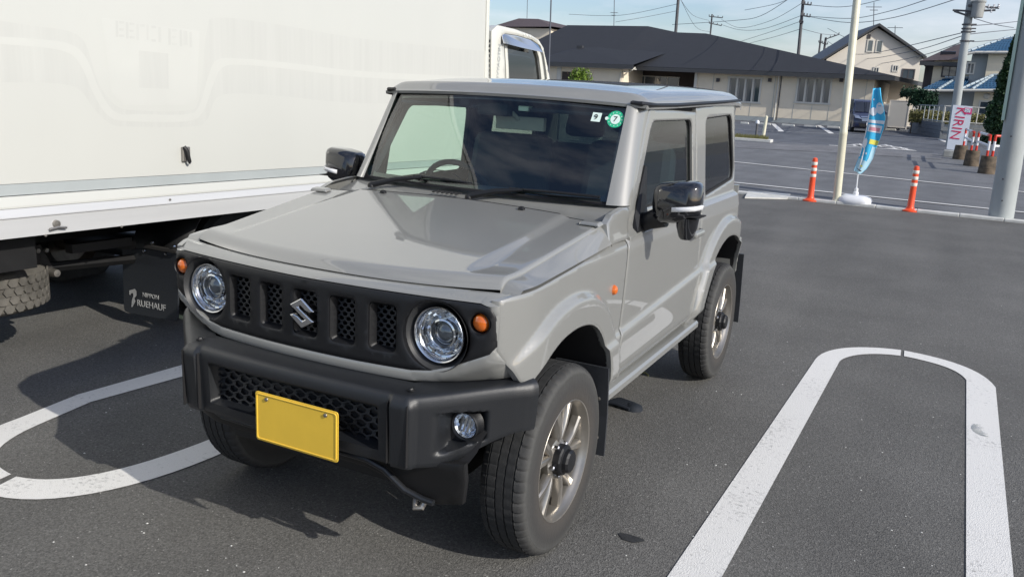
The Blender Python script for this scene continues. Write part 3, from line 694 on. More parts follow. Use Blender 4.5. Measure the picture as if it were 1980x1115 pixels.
p = at(1062, 160, 45); b = MB(); b.tube([(p.x, p.y, 0), tuple(at(1067, -40, 45))], .045, n=8); tag(b.build('mast', 'wire', None, smooth=True), 'thin grey mast standing right of the truck cab window', 'pole')

# ---------------- blue-tiled house
HY = 63
t = thing('blue_tiled_house', 'two-storey beige house with glossy blue tiled roofs behind the fence', 'house', tuple(Vector((at(1860, 200, HY).x, HY, 0)))); T0 = t.location
def ribbed(name, e0, e1, r1_, r0_, m, ribs, rows):
    G = []
    for j in range(rows*2+1):
        v = (j//2 + (j % 2)*.92)/rows if j < rows*2 else 1; v = min(1, v); row = []
        drop = -.06 if j % 2 == 1 else 0
        for i in range(ribs*4+1):
            u = i/(ribs*4); p = e0.lerp(e1, u).lerp(r0_.lerp(r1_, u), v); p = p+Vector((0, 0, .055*math.cos(i*math.pi/2)+drop)); row.append(p)
        G.append(row)
    b = MB(); b.grid(G); return b.build(name, m, t, smooth=True, ang=60, fix=False)
def hbox(u0, u1, y, z0, z1, m, name='wall', dep=6):
    a = A(u0, 180, y).x; c = A(u1, 180, y).x; b = MB(); b.bx(a, c, y-T0.y, y-T0.y+dep, z0, z1); b.build(name, m, t)
zl_ = A(1815, 174, HY).z; zt = A(1815, 117, HY+1).z; zt2 = A(1910, 101, HY).z
hbox(1797, 1872, HY+.6, 0, zt, 'wall_beige', dep=8); hbox(1868, 1899, HY-.2, 0, zt2, 'wall_grey', dep=8); hbox(1899, 2150, HY-.6, 0, zt2, 'wall_beige', dep=8)
hbox(1781, 1797, HY+1.6, 0, zt, 'frame_dark', dep=7)
hbox(1799, 1900, HY-1.6, 0, zl_-.1, 'wall_grey', dep=2); hbox(1885, 2150, HY-2.2, 0, zl_, 'wall_beige', dep=1.5)
def win3(*a): win2(*a)
win2(1819, 1853, 125, 149, HY+.6, 'frame_dark'); win2(1866, 1887, 121, 144, HY-.2, 'frame_white'); win2(1786, 1795, 122, 148, HY+1.6, 'frame_dark'); win2(1889, 1931, 196, 222, HY-2.2, 'frame_white'); win2(1803, 1815, 194, 205, HY-1.6, 'frame_dark')
p = A(1908, 186, HY-2.2); b = MB(); b.lathe([(0, -.09), (.14, -.07), (.2, 0), (0, 0)], c=tuple(p), axis='y', n=16); b.build('wall_lamp', 'frame_white', t, smooth=True)
# dark upper roof on the left wing with roof light
a, b2, c, d = A(1779, 118, HY), A(1862, 115, HY), A(1860, 84, HY+5), A(1845, 88, HY+5)
q = MB(); q.add([a, b2, c, d, a+Vector((0, 9, 0)), b2+Vector((0, 9, 0))], [(0, 1, 2, 3), (3, 2, 5, 4), (0, 3, 4)]); q.build('roof', 'roof_brown', t)
q = MB(); q.bx(a.x, b2.x, -.05, .1, a.z-.28, a.z-.02); q.build('fascia', 'fascia', t)
p = A(1833, 104, HY+1.6); q = MB(); q.box(tuple(p), (.95, .06, .34), rot=(R(25), 0, 0)); q.build('roof_light', 'house_glass', t)
# blue roofs: upper right, lower left, lower middle hip
ribbed('roof', A(1862, 104, HY-.9), A(2110, 99, HY-.9), A(2100, 58, HY+4), A(1950, 72, HY+4), 'roof_blue', 34, 9)
ribbed('roof', A(1780, 174, HY-2.4), A(1862, 174, HY-2.4), A(1880, 151, HY+.4), A(1828, 151, HY+.4), 'roof_blue', 14, 7)
ribbed('roof', A(1858, 173, HY-3), A(2100, 172, HY-3), A(2060, 145, HY-.7), A(1919, 146, HY-.7), 'roof_blue', 30, 7)
for (u0, v0, u1, v1, y0, y1) in ((1858, 172, 1920, 145, HY-3.05, HY-.7), (1880, 172, 1920, 146, HY-3.05, HY-.75), (1814, 173, 1848, 152, HY-2.45, HY+.3), (1864, 102, 1951, 71, HY-.95, HY+4), (1827, 150, 1884, 151, HY+.3, HY+.3), (1920, 145, 2060, 144, HY-.75, HY-.7)):
    q = MB(); n = 7; P0 = A(u0, v0, y0); P1 = A(u1, v1, y1)
    for i in range(n): q.tube([P0.lerp(P1, i/n), P0.lerp(P1, (i+.85)/n)], .09, n=6)
    q.build('ridge_tiles', 'ridge_white', t, smooth=True)
for (u0, v0, u1, v1, y) in ((1779, 175.5, 1858, 175.5, HY-2.5), (1856, 175, 2100, 174.5, HY-3.1), (1862, 106.5, 1885, 101.5, HY-1.0), (1885, 101.5, 2105, 101.5, HY-1.0)):
    q = MB(); q.tube([A(u0, v0, y), A(u1, v1, y)], .085, n=8); q.build('gutter', 'frame_white', t, smooth=True)

# gate panel, block wall, fence
p = at(1735, 248, 60); t = thing('gate_panel', 'plain beige sliding gate panel between the blue van and the block wall', 'gate', (p.x, 60, 0)); T0 = t.location
x0, x1 = A(1717, 220, 60).x, A(1757, 220, 60).x; z0, z1 = A(1735, 247, 60).z, A(1735, 194, 60).z
q = MB(); q.bx(x0+.06, x1-.06, -.03, .03, z0+.05, z1-.05); q.build('panel', 'panel_beige', t)
q = MB(); q.bx(x0, x0+.06, -.05, .05, z0-.1, z1); q.bx(x1-.06, x1, -.05, .05, z0-.1, z1); q.bx(x0+.06, x1-.06, -.05, .05, z1-.05, z1); q.bx(x0+.06, x1-.06, -.05, .05, z0, z0+.05); q.build('frame', 'wall_pink', t)
q = MB(); q.bx(x0-.75, x0-.02, .2, .5, 0, z1-.25); q.build('side_box', 'panel_beige', t)
q0, q1, q2 = gp(1757, 251), gp(1816, 268), gp(2050, 284)
q0 = at(1757, 250, 59.5); q0.z = 0
t = thing('block_wall', 'low grey concrete block wall turning a corner behind the signboard', 'wall', (q1.x, q1.y, 0)); T0 = t.location
for (a_, c_, m) in ((q0, q1, 'blockwork_shaded'), (q1, q2, 'concrete')):  # receding arm gets a darker colour, its shade painted in
    d = c_-a_; d.z = 0; L = d.length; d.normalize(); n_ = Vector((-d.y, d.x, 0)); off = n_*.14; rows_ = 4; nb = max(2, int(L/.80)); 
    for r_ in range(rows_):
        for i in range(nb):
            if c_ is q2 and i > 14: continue
            s0 = (i+(.5 if r_ % 2 else 0))/nb; s1 = min(1, s0+1/nb)
            if s0 >= 1: continue
            P0 = a_+d*(L*s0+.01)-T0; P1 = a_+d*(L*s1-.01)-T0
            q = MB(); zz = r_*.215; q.prism([P0+Vector((0, 0, zz)), P1+Vector((0, 0, zz)), P1+off+Vector((0, 0, zz)), P0+off+Vector((0, 0, zz))], (0, 0, .207)); q.build('block', m, t)
t = thing('metal_fence', 'pale metal railing standing on the low block wall', 'fence', (q1.x, q1.y, 0))
for (a_, c_, m, n) in ((q0, q1, 'wall_grey', 7), (q1, q2, 'frame_white', 14)):
    a = a_-q1+Vector((.05, .1, .86)); c = c_-q1+Vector((0, .1, .86)); c = a.lerp(c, 1.0)
    for z in (.06, .88):
        q = MB(); q.tube([a+Vector((0, 0, z)), c+Vector((0, 0, z))], .035, n=6); q.build('rail', m, t)
    for i in range(n+1):
        q = MB(); P = a.lerp(c, i/n); q.tube([P, P+Vector((0, 0, .9))], .03, n=6); q.build('post', m, t)
# ---- plants
def leaves(name, parent, fnpt, n, size, m, stuff=True):
    b = MB()
    for i in range(n):
        p = Vector(fnpt()); s_ = size*random.uniform(.6, 1.4); a = Vector((random.gauss(0, 1), random.gauss(0, 1), random.gauss(0, 1))).normalized(); c = a.orthogonal().normalized()
        e = Matrix.Rotation(random.uniform(0, 6.28), 3, a) @ c; f = a.cross(e)
        b.add([p-e*s_, p+f*s_*.45, p+e*s_, p-f*s_*.45], [(0, 1, 2, 3)])
    o = b.build(name, m, parent, fix=False)
    return tag(o, None, None, None, 'stuff')
def tree_cone(lab, cat, base, top, r0, n, m, size, name):
    t_ = thing(name, lab, cat, tuple(base)); ax = Vector(top)-Vector(base)
    b = MB(); b.tube([(0, 0, 0), ax*.5, ax*.9], [.12, .08, .02], n=8); b.build('trunk', 'bark', t_, smooth=True)
    def f():
        h = random.random()**.8; rr = r0*(1-h**1.6)*(.78+.22*math.sin(h*31+1)*math.sin(h*13)) + .12; a = random.uniform(0, 6.28); k = random.random()**.35
        return ax*h*.99+Vector((math.cos(a)*rr*k, math.sin(a)*rr*k, random.uniform(-.15, .15)))
    leaves('crown', t_, f, n, size, m)
bp2 = at(1936, 258, 47); bp2.z = 0; tp = at(1968, 70, 47)
tree_cone('tall narrow dark green conifer leaning beside the thick concrete pole', 'tree', bp2, tp, .95, 16000, 'leaf_dark', .09, 'conifer_tree')
t = thing('garden_pine', 'low dark green cloud-pruned pine in front of the blue-tiled house', 'tree', tuple(at(1785, 215, 58)))
b = MB(); b.tube([(0, 0, -1), (.2, 0, .2), (-.3, 0, .9)], [.1, .08, .05], n=7); b.build('trunk', 'bark', t, smooth=True)
blobs = [(at(1766, 181, 58)-t.location, .75, .28), (at(1786, 186, 58)-t.location, .7, .32), (at(1780, 195, 58)-t.location, .7, .3), (at(1795, 196, 58)-t.location, .55, .4)]
def fp():
    c, rx, rz = random.choice(blobs); a, e = random.uniform(0, 6.28), random.gauss(0, .5); k = random.random()**.4
    return c+Vector((math.cos(a)*rx*k, math.sin(a)*rx*.7*k, rz*e))
leaves('crown', t, fp, 5000, .09, 'mat_dark_green')
t = thing('leafy_shrub', 'bright yellow-green shrub showing just above the off-roader\'s roof', 'shrub', tuple(Vector((at(1120, 175, 40).x, 40, 0))))
hh_ = at(1120, 131, 40).z
b = MB()
for k in range(9): a = k*.7; b.tube([(0, 0, 0), (math.cos(a)*.3, math.sin(a)*.3, hh_*.6), (math.cos(a)*.75, math.sin(a)*.5, hh_*random.uniform(.8, .97))], [.03, .02, .008], n=5)
b.build('stem', 'bark', t)
def fs():
    a = random.uniform(0, 6.28); k = random.random()**.5; z = random.uniform(.45, 1.0)**.8; r_ = .85*math.sqrt(max(0.05, 1-((z-.6)/.45)**2)); sp = .78+.22*math.sin(a*5)
    return (math.cos(a)*r_*k*sp, math.sin(a)*r_*k*.7, hh_*z*(.93+.07*math.sin(a*7)))
leaves('crown', t, fs, 5200, .055, 'leaf_bright')
t = thing('clipped_hedge', 'low yellowish hedge behind the metal railing', 'hedge', tuple(Vector((at(1800, 225, 56).x, 56, 0))))
leaves('foliage', t, lambda: (random.uniform(-1.2, 5.5), random.uniform(-.4, .4), random.uniform(.7, 1.35+.12*math.sin(random.random()*6))), 9000, .07, 'hedge_tan')
b = MB(); 
for k in range(8): b.tube([(-1+k*.85, 0, 0), (-1+k*.85, 0, 1.1)], .03, n=5)
b.build('stem', 'bark', t)

# ---- utility poles and wires
t = thing('utility_pole', 'grey concrete pole with a can-shaped transformer above the lettered board', 'utility pole', tuple(Vector((at(1849, 203, 40).x, 40, 0)))); T0 = t.location
b0 = A(1847, 215, 40); b1 = A(1886, -60, 40); dz = (b1-b0)/(b1.z-b0.z); ft = b0-dz*b0.z
b = MB(); b.tube([ft, b0, b1], [.20, .185, .15], n=18); b.build('shaft', 'concrete_pole', t, smooth=True)
p = A(1891, 18, 39.8); b = MB(); b.lathe([(0, -.36), (.24, -.34), (.25, .26), (.28, .27), (.28, .33), (.1, .38), (0, .38)], c=tuple(p), n=20); b.build('transformer', 'concrete', t, smooth=True)
b = MB(); b.bx(p.x-.4, p.x, p.y-.05, p.y+.05, p.z+.1, p.z+.18); b.build('bracket', 'pole_dark', t); b = MB(); b.bx(p.x-.4, p.x, p.y-.05, p.y+.05, p.z-.2, p.z-.12); b.build('bracket', 'pole_dark', t)
for (u0, v0, u1, v1) in ((1886, 12, 1932, 16), (1884, 22, 1925, 20), (1842, 20, 1876, 22), (1845, 22, 1872, 31)):
    b = MB(); b.tube([A(u0, v0, 39.8), A(u1, v1, 39.8)], .045, n=6); b.build('crossarm', 'pole_dark', t)
for (u, v) in ((1912, 13), (1922, 13), (1931, 12), (1905, 15), (1917, 20)):
    p = A(u, v, 39.8); b = MB(); b.lathe([(.02, 0), (.05, .02), (.03, .06), (.06, .09), (.03, .13), (.055, .17), (0, .2)], c=tuple(p-Vector((0, 0, .1))), n=8); b.build('insulator', 'white_plastic', t, smooth=True)
for z, v in ((0, 48), (0, 56), (0, 62), (0, 80)):
    p = b0+dz*((A(1875, v, 40).z)-b0.z); b = MB(); b.lathe([(.20, -.03), (.215, -.02), (.215, .02), (.20, .03)], c=tuple(p), n=14); b.bx(p.x+.1, p.x+.35, p.y-.1, p.y-.05, p.z-.02, p.z+.03); b.build('clamp', 'pole_dark', t)
def dpole(u0, v0, u1, v1, y, r_, lab, arms=(), m='pole_dark'):
    a = at(u0, v0, y); c = at(u1, v1, y); t_ = thing('utility_pole', lab, 'utility pole', (a.x, y, 0)); L_ = t_.location
    b = MB(); b.tube([Vector((a.x, y, 0))-L_, c-L_], [r_*1.1, r_*.9], n=10); b.build('shaft', m, t_, smooth=True)
    for (ua, va, ub, vb) in arms:
        b = MB(); b.tube([at(ua, va, y-.2)-L_, at(ub, vb, y-.2)-L_], .06, n=5)
        for k in (0, .33, .66, 1): pp = (at(ua, va, y-.2)-L_).lerp(at(ub, vb, y-.2)-L_, k); b.tube([pp, pp+Vector((0, 0, .22))], .05, n=5)
        b.build('crossarm', m, t_)
dpole(1548, 104, 1556, -30, 72, .13, 'dark slender pole with crossarms behind the right part of the long roof', ((1549, 30, 1566, 33), (1550, 8, 1568, 10), (1546, 44, 1552, 46)))
dpole(1308, 64, 1314, -30, 85, .16, 'bare dark pole rising behind the middle of the long roof')
dpole(1375, 70, 1377, 28, 110, .11, 'small far pole with two crossarms like a T', ((1371, 32, 1397, 35), (1371, 45, 1395, 50)))
dpole(1583, 112, 1588, 66, 110, .12, 'left one of two far poles behind the roof near the cream pole', ((1583, 82, 1590, 83),))
dpole(1590, 112, 1597, 73, 105, .14, 'right one of two far poles behind the roof near the cream pole', ((1597, 76, 1622, 67), (1590, 84, 1600, 86)))
def wire(pts, y0, y1, lab, r_=.020):
    n = len(pts); P_ = [at(u, v, y0+(y1-y0)*i/(n-1)) for i, (u, v) in enumerate(pts)]
    S = []
    for i in range(n-1):
        a = P_[max(i-1, 0)]; b_ = P_[i]; c = P_[i+1]; d = P_[min(i+2, n-1)]
        for k in range(6):
            t_ = k/6; S.append(.5*((2*b_)+(c-a)*t_+(2*a-5*b_+4*c-d)*t_*t_+(3*b_-a-3*c+d)*t_**3))
    S.append(P_[-1]); q = MB(); q.tube(S, r_, n=5); tag(q.build('overhead_wire', 'wire', None), lab, 'wire', 'overhead wires between the poles')
WR = [([(1300, 48), (1420, 40), (1471, 31), (1530, -5)], 80, 60), ([(1395, 38), (1430, 54), (1491, 40), (1555, 4)], 110, 72), ([(1395, 48), (1430, 58), (1477, 56), (1551, 30)], 110, 72),
      ([(1400, 92), (1437, 79), (1490, 62), (1547, 42)], 110, 72), ([(1420, 92), (1457, 82), (1500, 71), (1546, 57)], 110, 72), ([(1566, 10), (1618, 14), (1665, 9), (1720, -5)], 72, 55),
      ([(1566, 32), (1646, 36), (1720, 22), (1800, -3)], 72, 45), ([(1566, 33), (1640, 44), (1730, 34), (1870, -8)], 72, 42), ([(1550, 56), (1590, 66), (1620, 68)], 72, 100),
      ([(1600, 90), (1645, 104), (1700, 101), (1868, 62)], 100, 40), ([(1600, 80), (1660, 112), (1760, 100), (1866, 68)], 100, 40), ([(1630, 118), (1690, 124), (1780, 108), (1865, 80)], 100, 40), ([(1600, 55), (1660, 84), (1740, 104), (1776, 112)], 90, 76),
      ([(1884, 36), (1925, 48), (1960, 54)], 40, 62), ([(1878, 66), (1925, 61), (2000, 54)], 40, 62), ([(1879, 50), (1930, 46), (2000, 38)], 40, 62), ([(1874, 80), (1900, 80), (1990, 70)], 40, 62),
      ([(1190, 43), (1250, 33), (1311, 21)], 82, 85), ([(1100, 28), (1200, 30), (1311, 8)], 90, 85), ([(1314, -5), (1345, 52), (1373, 62)], 85, 110), ([(1316, 0), (1340, 30), (1371, 40)], 85, 110), ([(1440, 20), (1500, 8), (1545, -10)], 80, 72)]
WL = ['thin wire sagging left from the frame top near the dark slender pole', 'upper wire between the T-shaped far pole and the dark slender pole', 'lower wire between the T-shaped far pole and the dark slender pole',
 'upper of two steep wires rising to the left side of the dark slender pole', 'lower of two steep wires rising to the dark slender pole, nearest the roof', 'topmost wire leaving the dark slender pole to the right, passing behind the cream pole',
 'wire from the middle crossarm of the dark slender pole rising right past the cream pole', 'long wire from the dark slender pole up to the frame top, left of the transformer', 'short wire between the dark slender pole and the two far poles',
 'upper wire crossing the gabled house towards the transformer pole', 'middle wire crossing the gabled house towards the transformer pole', 'lowest wire crossing the gabled house towards the transformer pole', 'service wire dropping to the right eave of the gabled house',
 'wire dropping steeply right from below the transformer', 'thick dark wire running right from the pole\'s middle clamps to the concrete pole', 'faint upper wire running right from the transformer pole', 'lowest wire running right from the transformer pole over the blue roofs',
 'wire between the central roof antenna and the bare dark pole', 'faint wire high above the left half of the long dark roof', 'left of two steep wires between the bare dark pole and the T-shaped pole', 'right of two steep wires between the bare dark pole and the T-shaped pole', 'short wire at the top edge left of the dark slender pole']
for (p_, a_, c_), l_ in zip(WR, WL): wire(p_, a_, c_, l_)

# ---- dark blue van
def build_van(label, loc, rot):
    t = thing('parked_van', label, 'van', loc, rot)
    # local: front towards -y, width x, length y
    W2 = .86
    prof = [(-2.30, .32), (-2.34, .55), (-2.30, .80), (-2.20, .95), (-1.55, 1.13), (-.75, 1.78), (-.45, 1.86), (1.6, 1.90), (2.05, 1.82), (2.25, 1.1), (2.28, .35), (2.0, .28), (-2.1, .26)]
    rows = []
    for k, (sx) in enumerate([-1, -.97, -.86, -.5, 0, .5, .86, .97, 1]):
        row = []
        for (y, z) in prof:
            tum = 1-.16*sst(.95, 1.9, z); ins = {1: .12, .97: .05}.get(abs(sx), 0)
            yy = y*(1-.02*ins/.12)+(ins*.9 if y < -1.5 else (-ins*.3 if y > 1.5 else 0)) + (.10*sx*sx if y < -1.5 else 0)
            zz = z-(ins*.5 if z > 1.2 else 0)
            row.append(Vector((sx*W2*tum, yy, zz)))
        rows.append(row+[row[0]])
    b = MB(); b.grid(rows); n_ = len(rows[0]); b.f.append(tuple(range(n_-1))); b.f.append(tuple((len(rows)-1)*n_+i for i in range(n_-1)))
    b.build('body', 'van_blue', t, smooth=True, ang=30)
    def pl(name, pts, m, th=.01): q = MB(); q.prism(pts, th if isinstance(th, tuple) else (0, -th, 0)); return q.build(name, m, t)
    pl('windscreen', [(-.74, -1.53, 1.16), (.74, -1.53, 1.16), (.66, -.83, 1.73), (-.66, -.83, 1.73)], 'dark_van', (0, -.02, .012))
    for s_ in (-1, 1):
        x = s_*.845
        q = MB(); q.prism([(x, -1.30, 1.10), (x, -.6, 1.10), (s_*.745, -.55, 1.72), (s_*.75, -.80, 1.68)], (s_*.02, 0, 0)); q.build('side_window', 'dark_van', t)
        q = MB(); q.prism([(x, -.50, 1.10), (x, .55, 1.10), (s_*.745, .55, 1.74), (s_*.745, -.46, 1.73)], (s_*.02, 0, 0)); q.build('side_window', 'dark_van', t)
        q = MB(); q.prism([(x, .65, 1.10), (x, 1.95, 1.12), (s_*.745, 1.75, 1.72), (s_*.745, .65, 1.74)], (s_*.02, 0, 0)); q.build('side_window', 'dark_van', t)
        q = MB(); q.prism([(s_*.42, -2.34, .78), (s_*.80, -2.24, .84), (s_*.83, -1.95, 1.02), (s_*.62, -2.20, .97)], (0, -.04, .0)); q.build('headlight', 'chrome_soft', t)
        q = MB(); q.box((s_*.97, -1.15, 1.18), (.18, .12, .17)); q.build('mirror', 'van_blue', t, bevel=.03)
        for y in (-1.45, 1.35):
            wv = MB(); wv.lathe([(0, -.1), (.2, -.1), (.30, -.09), (.315, -.05), (.315, .06), (.29, .09), (.2, .085), (.18, .04), (0, .05)], axis='x', n=24)
            wo = wv.build('wheel', 'rubber', t, smooth=True); wo.location = (s_*.78, y, .315)
            rv = MB(); rv.lathe([(0, .075), (.06, .08), (.17, .06), (.19, .092), (.2, .094)], axis='x', n=20); rm = rv.build('rim', 'rim_metal', wo, smooth=True); rm.rotation_euler = (0, 0, math.pi if s_ < 0 else 0)
    pl('grille', [(-.42, -2.36, .66), (.42, -2.36, .66), (.46, -2.33, .86), (-.46, -2.33, .86)], 'van_trim', .02)
    pl('lower_grille', [(-.5, -2.37, .36), (.5, -2.37, .36), (.56, -2.37, .54), (-.56, -2.37, .54)], 'matte_black', .015)
    pl('licence_plate', [(-.165, -2.40, .44), (.165, -2.40, .44), (.165, -2.40, .60), (-.165, -2.40, .60)], 'white_plastic', .01)
    q = MB(); q.lathe([(0, -.02), (.09, -.018), (.1, 0)], c=(0, -2.31, .93), axis='y', n=16); q.build('badge', 'chrome', t, smooth=True)
    pl('bonnet_trim', [(-.5, -2.30, .895), (.5, -2.30, .895), (.5, -2.29, .93), (-.5, -2.29, .93)], 'chrome_soft', .02)
mat('dark_van', (.008, .012, .022), rough=.05, coat=1)
vp = gp(1680, 258); build_van('dark blue van parked nose-out in front of the long building', (vp.x-.6, vp.y+2.1, 0), (0, 0, R(14)))

# ================================================================== GREY OFF-ROADER
car = thing('parked_car', 'grey boxy two-door off-roader with black five-slot grille and yellow plate', 'car')
ARCH_F = [(-.50, .46), (-.43, .60), (-.33, .715), (-.19, .795), (-.05, .822), (.09, .812), (.20, .765), (.28, .68), (.33, .58), (.350, .47)]
RWY = 2.237
ARCH_R = [(1.66, .455), (1.68, .56), (1.75, .69), (1.87, .79), (2.03, .845), (2.20, .85), (2.34, .82), (2.44, .76), (2.49, .66), (2.50, .58)]
def pl_dist(poly, y, z):
    d = 9
    for i in range(len(poly)-1):
        ax_, ay_ = poly[i]; bx_, by_ = poly[i+1]; dx, dy = bx_-ax_, by_-ay_; L = dx*dx+dy*dy
        t = max(0, min(1, ((y-ax_)*dx+(z-ay_)*dy)/L)); d = min(d, math.hypot(y-ax_-t*dx, z-ay_-t*dy))
    return d
def smooth_poly(pts, n=4):
    out = []
    for i in range(len(pts)-1):
        a = Vector(pts[max(i-1, 0)]); b = Vector(pts[i]); c = Vector(pts[i+1]); d = Vector(pts[min(i+2, len(pts)-1)])
        for k in range(n):
            t = k/n; out.append(tuple(.5*((2*b)+(c-a)*t+(2*a-5*b+4*c-d)*t*t+(3*b-a-3*c+d)*t**3)))
    out.append(tuple(pts[-1])); return out
AF = smooth_poly(ARCH_F); AR = smooth_poly(ARCH_R)
def BX(y, z):
    if z <= 1.05:
        x = .702 - .25*(z-.90)**2*(1 if z > .9 else .35)
        zc = .690+.052*(y-.47)
        x += (.016*sst(zc+.012, zc-.012, z) if y > .30 else .016*sst(zc+.012, zc-.012, z)*sst(.10, .30, y))-.006*sst(zc+.012, zc+.16, z)*sst(zc+.30, zc+.16, z)*0
        x -= .030*sst(.545, .455, z)
        x -= .018*sst(1.012, 1.052, z)**2 if y < .53 else .005*sst(1.00, 1.05, z)
    else:
        x = .694 - .031*sst(1.052, 1.082, z) - max(0, z-1.09)*.102
    fl = 0
    if z < 1.02:
        if y < .55: fl = sst(.116, .086, pl_dist(AF, y, z))*sst(-.50, -.24, y)
        elif y > 1.45: fl = sst(.116, .086, pl_dist(AR, y, z))
    if z < 1.02: x += .026*fl*(1-.6*sst(.545, .455, z))
    if y < -.25: q = min(1, (-.25-y)/.20); x -= .052*q**2.2
    if y > 2.35: q = min(1, (y-2.35)/.14); x -= .035*q**2
    return x
def side_sheet(name, outline, holes, m, parent, mir, step=.013, thick=.022, off=0):
    return sheet(name, outline, holes, step, (lambda a, b: (BX(a, b)-off, a, b)), (-1, 0, 0), m, parent, thick, 0 if ('seal' in name or 'glass' in name) else .005, mirror=mir)
def gapz(y): return 1.000+(y+.376)*.064
def smooth_poly(pts, n=4):
    out = []
    for i in range(len(pts)-1):
        a = Vector(pts[max(i-1, 0)]); b = Vector(pts[i]); c = Vector(pts[i+1]); d = Vector(pts[min(i+2, len(pts)-1)])
        for k in range(n):
            t = k/n; out.append(tuple(.5*((2*b)+(c-a)*t+(2*a-5*b+4*c-d)*t*t+(3*b-a-3*c+d)*t**3)))
    out.append(tuple(pts[-1])); return out
G = .0035
def door_front_y(z): return .515+(z-1.046)*.0 if z < 1.05 else .520+(z-1.05)*.68
def make_side(mir):
    # front wing
    af = [p for p in AF if p[1] >= .725 or p[0] > 0]
    o = [(-.447, .990), (-.447, .842), (-.37, .733)] + [p for p in AF if p[0] > -.335]
    o += [(.352, .455), (.393, .452), (.438, .60), (.476, .70), (.490, .90), (.511-G, 1.044)] + [(y, gapz(y)) for y in (.40, .30, .1, -.1, -.3, -.40)]
    side_sheet('front_wing', o, [], 'car_paint', car, mir)
    # cowl side behind the bonnet, below the windscreen pillar
    o = [(.318, gapz(.318)+.008), (.512-G, 1.050), (.522, 1.06), (.600, 1.163), (.53, 1.163), (.40, 1.150), (.335, 1.125)]
    sheet('cowl_side', o, [], .018, (lambda a, b: (.693-.30*(b-1.05), a, b)), (-1, 0, 0), 'car_paint', car, .022, .005, mirror=mir)
    # door with window opening
    B = 1.575
    do = [(.398+G, .475), (.444, .60), (.482, .70), (.496, .90), (.516, 1.044), (.526, 1.06), (.605, 1.166), (.864+G, 1.542), (B-G, 1.542), (B-G, .86), (B-.02, .74), (B-.06, .62), (B-.085, .475)]
    do = [(.404, .475), (.450, .60), (.488, .70), (.502, .90), (.523, 1.047), (.533, 1.062), (.612, 1.166), (.871, 1.538)] + rounded([(.871, 1.538), (B-G, 1.538), (B-G, .84), (B+.03, .70), (B-.01, .58), (B-.04, .475), (.404, .475)], [0, .02, .2, .05, .1, .02, 0])[6:-6]
    wi = rounded([(.665, 1.135), (.905, 1.485), (1.505, 1.485), (1.515, 1.135)], [.03, .045, .05, .05])
    # Japanese-style lower belt at the front of the window
    so = [(-.38, .99), (-.36, .76)]+[p for p in AF if p[0] > -.30]+[(.36, .46), (1.64, .46)]+AR[1:]+[(2.50, .62), (2.52, 1.1), (2.44, 1.555), (.875, 1.525), (.63, 1.16), (.50, 1.10), (.34, 1.03)]
    sheet('dark_gap_backing', so, [rounded([(.655, 1.125), (.895, 1.495), (1.515, 1.495), (1.525, 1.125)], .04), rounded([(1.735, 1.090), (1.745, 1.500), (2.330, 1.515), (2.410, 1.140)], .05)], .05, (lambda a, b: (BX(a, b)-.024, a, b)), (-1, 0, 0), 'matte_black', car, .002, 0, mirror=mir)  # matte black sheet added behind the panels so their gaps read dark
    d = side_sheet('door', do, [wi], 'car_paint', car, mir)
    side_sheet('door_lining', rounded([(.50, .52), (.56, 1.06), (.88, 1.52), (B-.03, 1.52), (B-.03, .52)], .03), [wi], 'interior_black', d, mir, .05, .004, .035)
    ws = [(y, z) for y, z in rounded([(.655, 1.128), (.90, 1.492), (1.512, 1.492), (1.522, 1.128)], [.03, .05, .055, .055])]
    fr = rounded([(.675, 1.141), (.911, 1.481), (1.497, 1.481), (1.503, 1.141)], [.03, .04, .045, .045])
    side_sheet('window_seal', ws, [fr], 'matte_black', d, mir, .03, .012, .012)
    side_sheet('window_glass', fr, [], 'side_glass', d, mir, .08, .003, .016)
    # rear quarter with window
    qo = [(B+G, 1.540), (B+G, .86)] + [(B+.012, .76), (B+.032, .70), (B-.005, .58), (B-.035, .475), (1.66, .46)] + AR[1:] + [(2.52, .60), (2.53, .75), (2.53, 1.05), (2.525, 1.15), (2.46, 1.570), (2.0, 1.560)]
    qw = rounded([(1.745, 1.105), (1.755, 1.490), (2.315, 1.505), (2.395, 1.135), (2.36, 1.125)], [.04, .05, .06, .06, .04])
    qw = rounded([(1.745, 1.100), (1.755, 1.490), (2.320, 1.505), (2.400, 1.150)], [.03, .05, .06, .08])
    q_ = side_sheet('quarter_panel', qo, [qw], 'car_paint', car, mir)
    qg = rounded([(1.752, 1.110), (1.762, 1.483), (2.313, 1.498), (2.391, 1.157)], [.02, .04, .05, .06])
    side_sheet('window_seal', rounded([(1.738, 1.093), (1.748, 1.497), (2.327, 1.512), (2.407, 1.143)], [.03, .05, .06, .08]), [qg], 'matte_black', q_, mir, .03, .01, .010)
    side_sheet('window_glass', qg, [], 'privacy_glass', q_, mir, .1, .003, .016)
    side_sheet('inner_lining', rounded([(B+.02, .5), (B+.02, 1.52), (2.45, 1.54), (2.5, .9), (1.8, .86), (1.66, .6)], .02), [qw], 'interior_black', q_, mir, .06, .004, .035)
    # sill under the door
    G_ = []
    for y in np.linspace(.36, 1.665, 20):
        G_.append([Vector((.665, y, .475)), Vector((.703, y, .472)), Vector((.712, y, .462)), Vector((.712, y, .440)), Vector((.695, y, .420)), Vector((.60, y, .410))])
    b = MB(); b.grid(G_); b.build('sill', 'car_paint', car, smooth=True, mirror=mir)
    # belt moulding on the shoulder, window ledge
    # windscreen pillar
    bt = [(.580, .545), (.600, .548), (.628, .560), (.650, .585), (.6615, .603), (.655, .63)]
    tp_ = [(.556, .765), (.572, .770), (.592, .785), (.606, .815), (.6165, .861), (.60, .88)]
    G_ = []
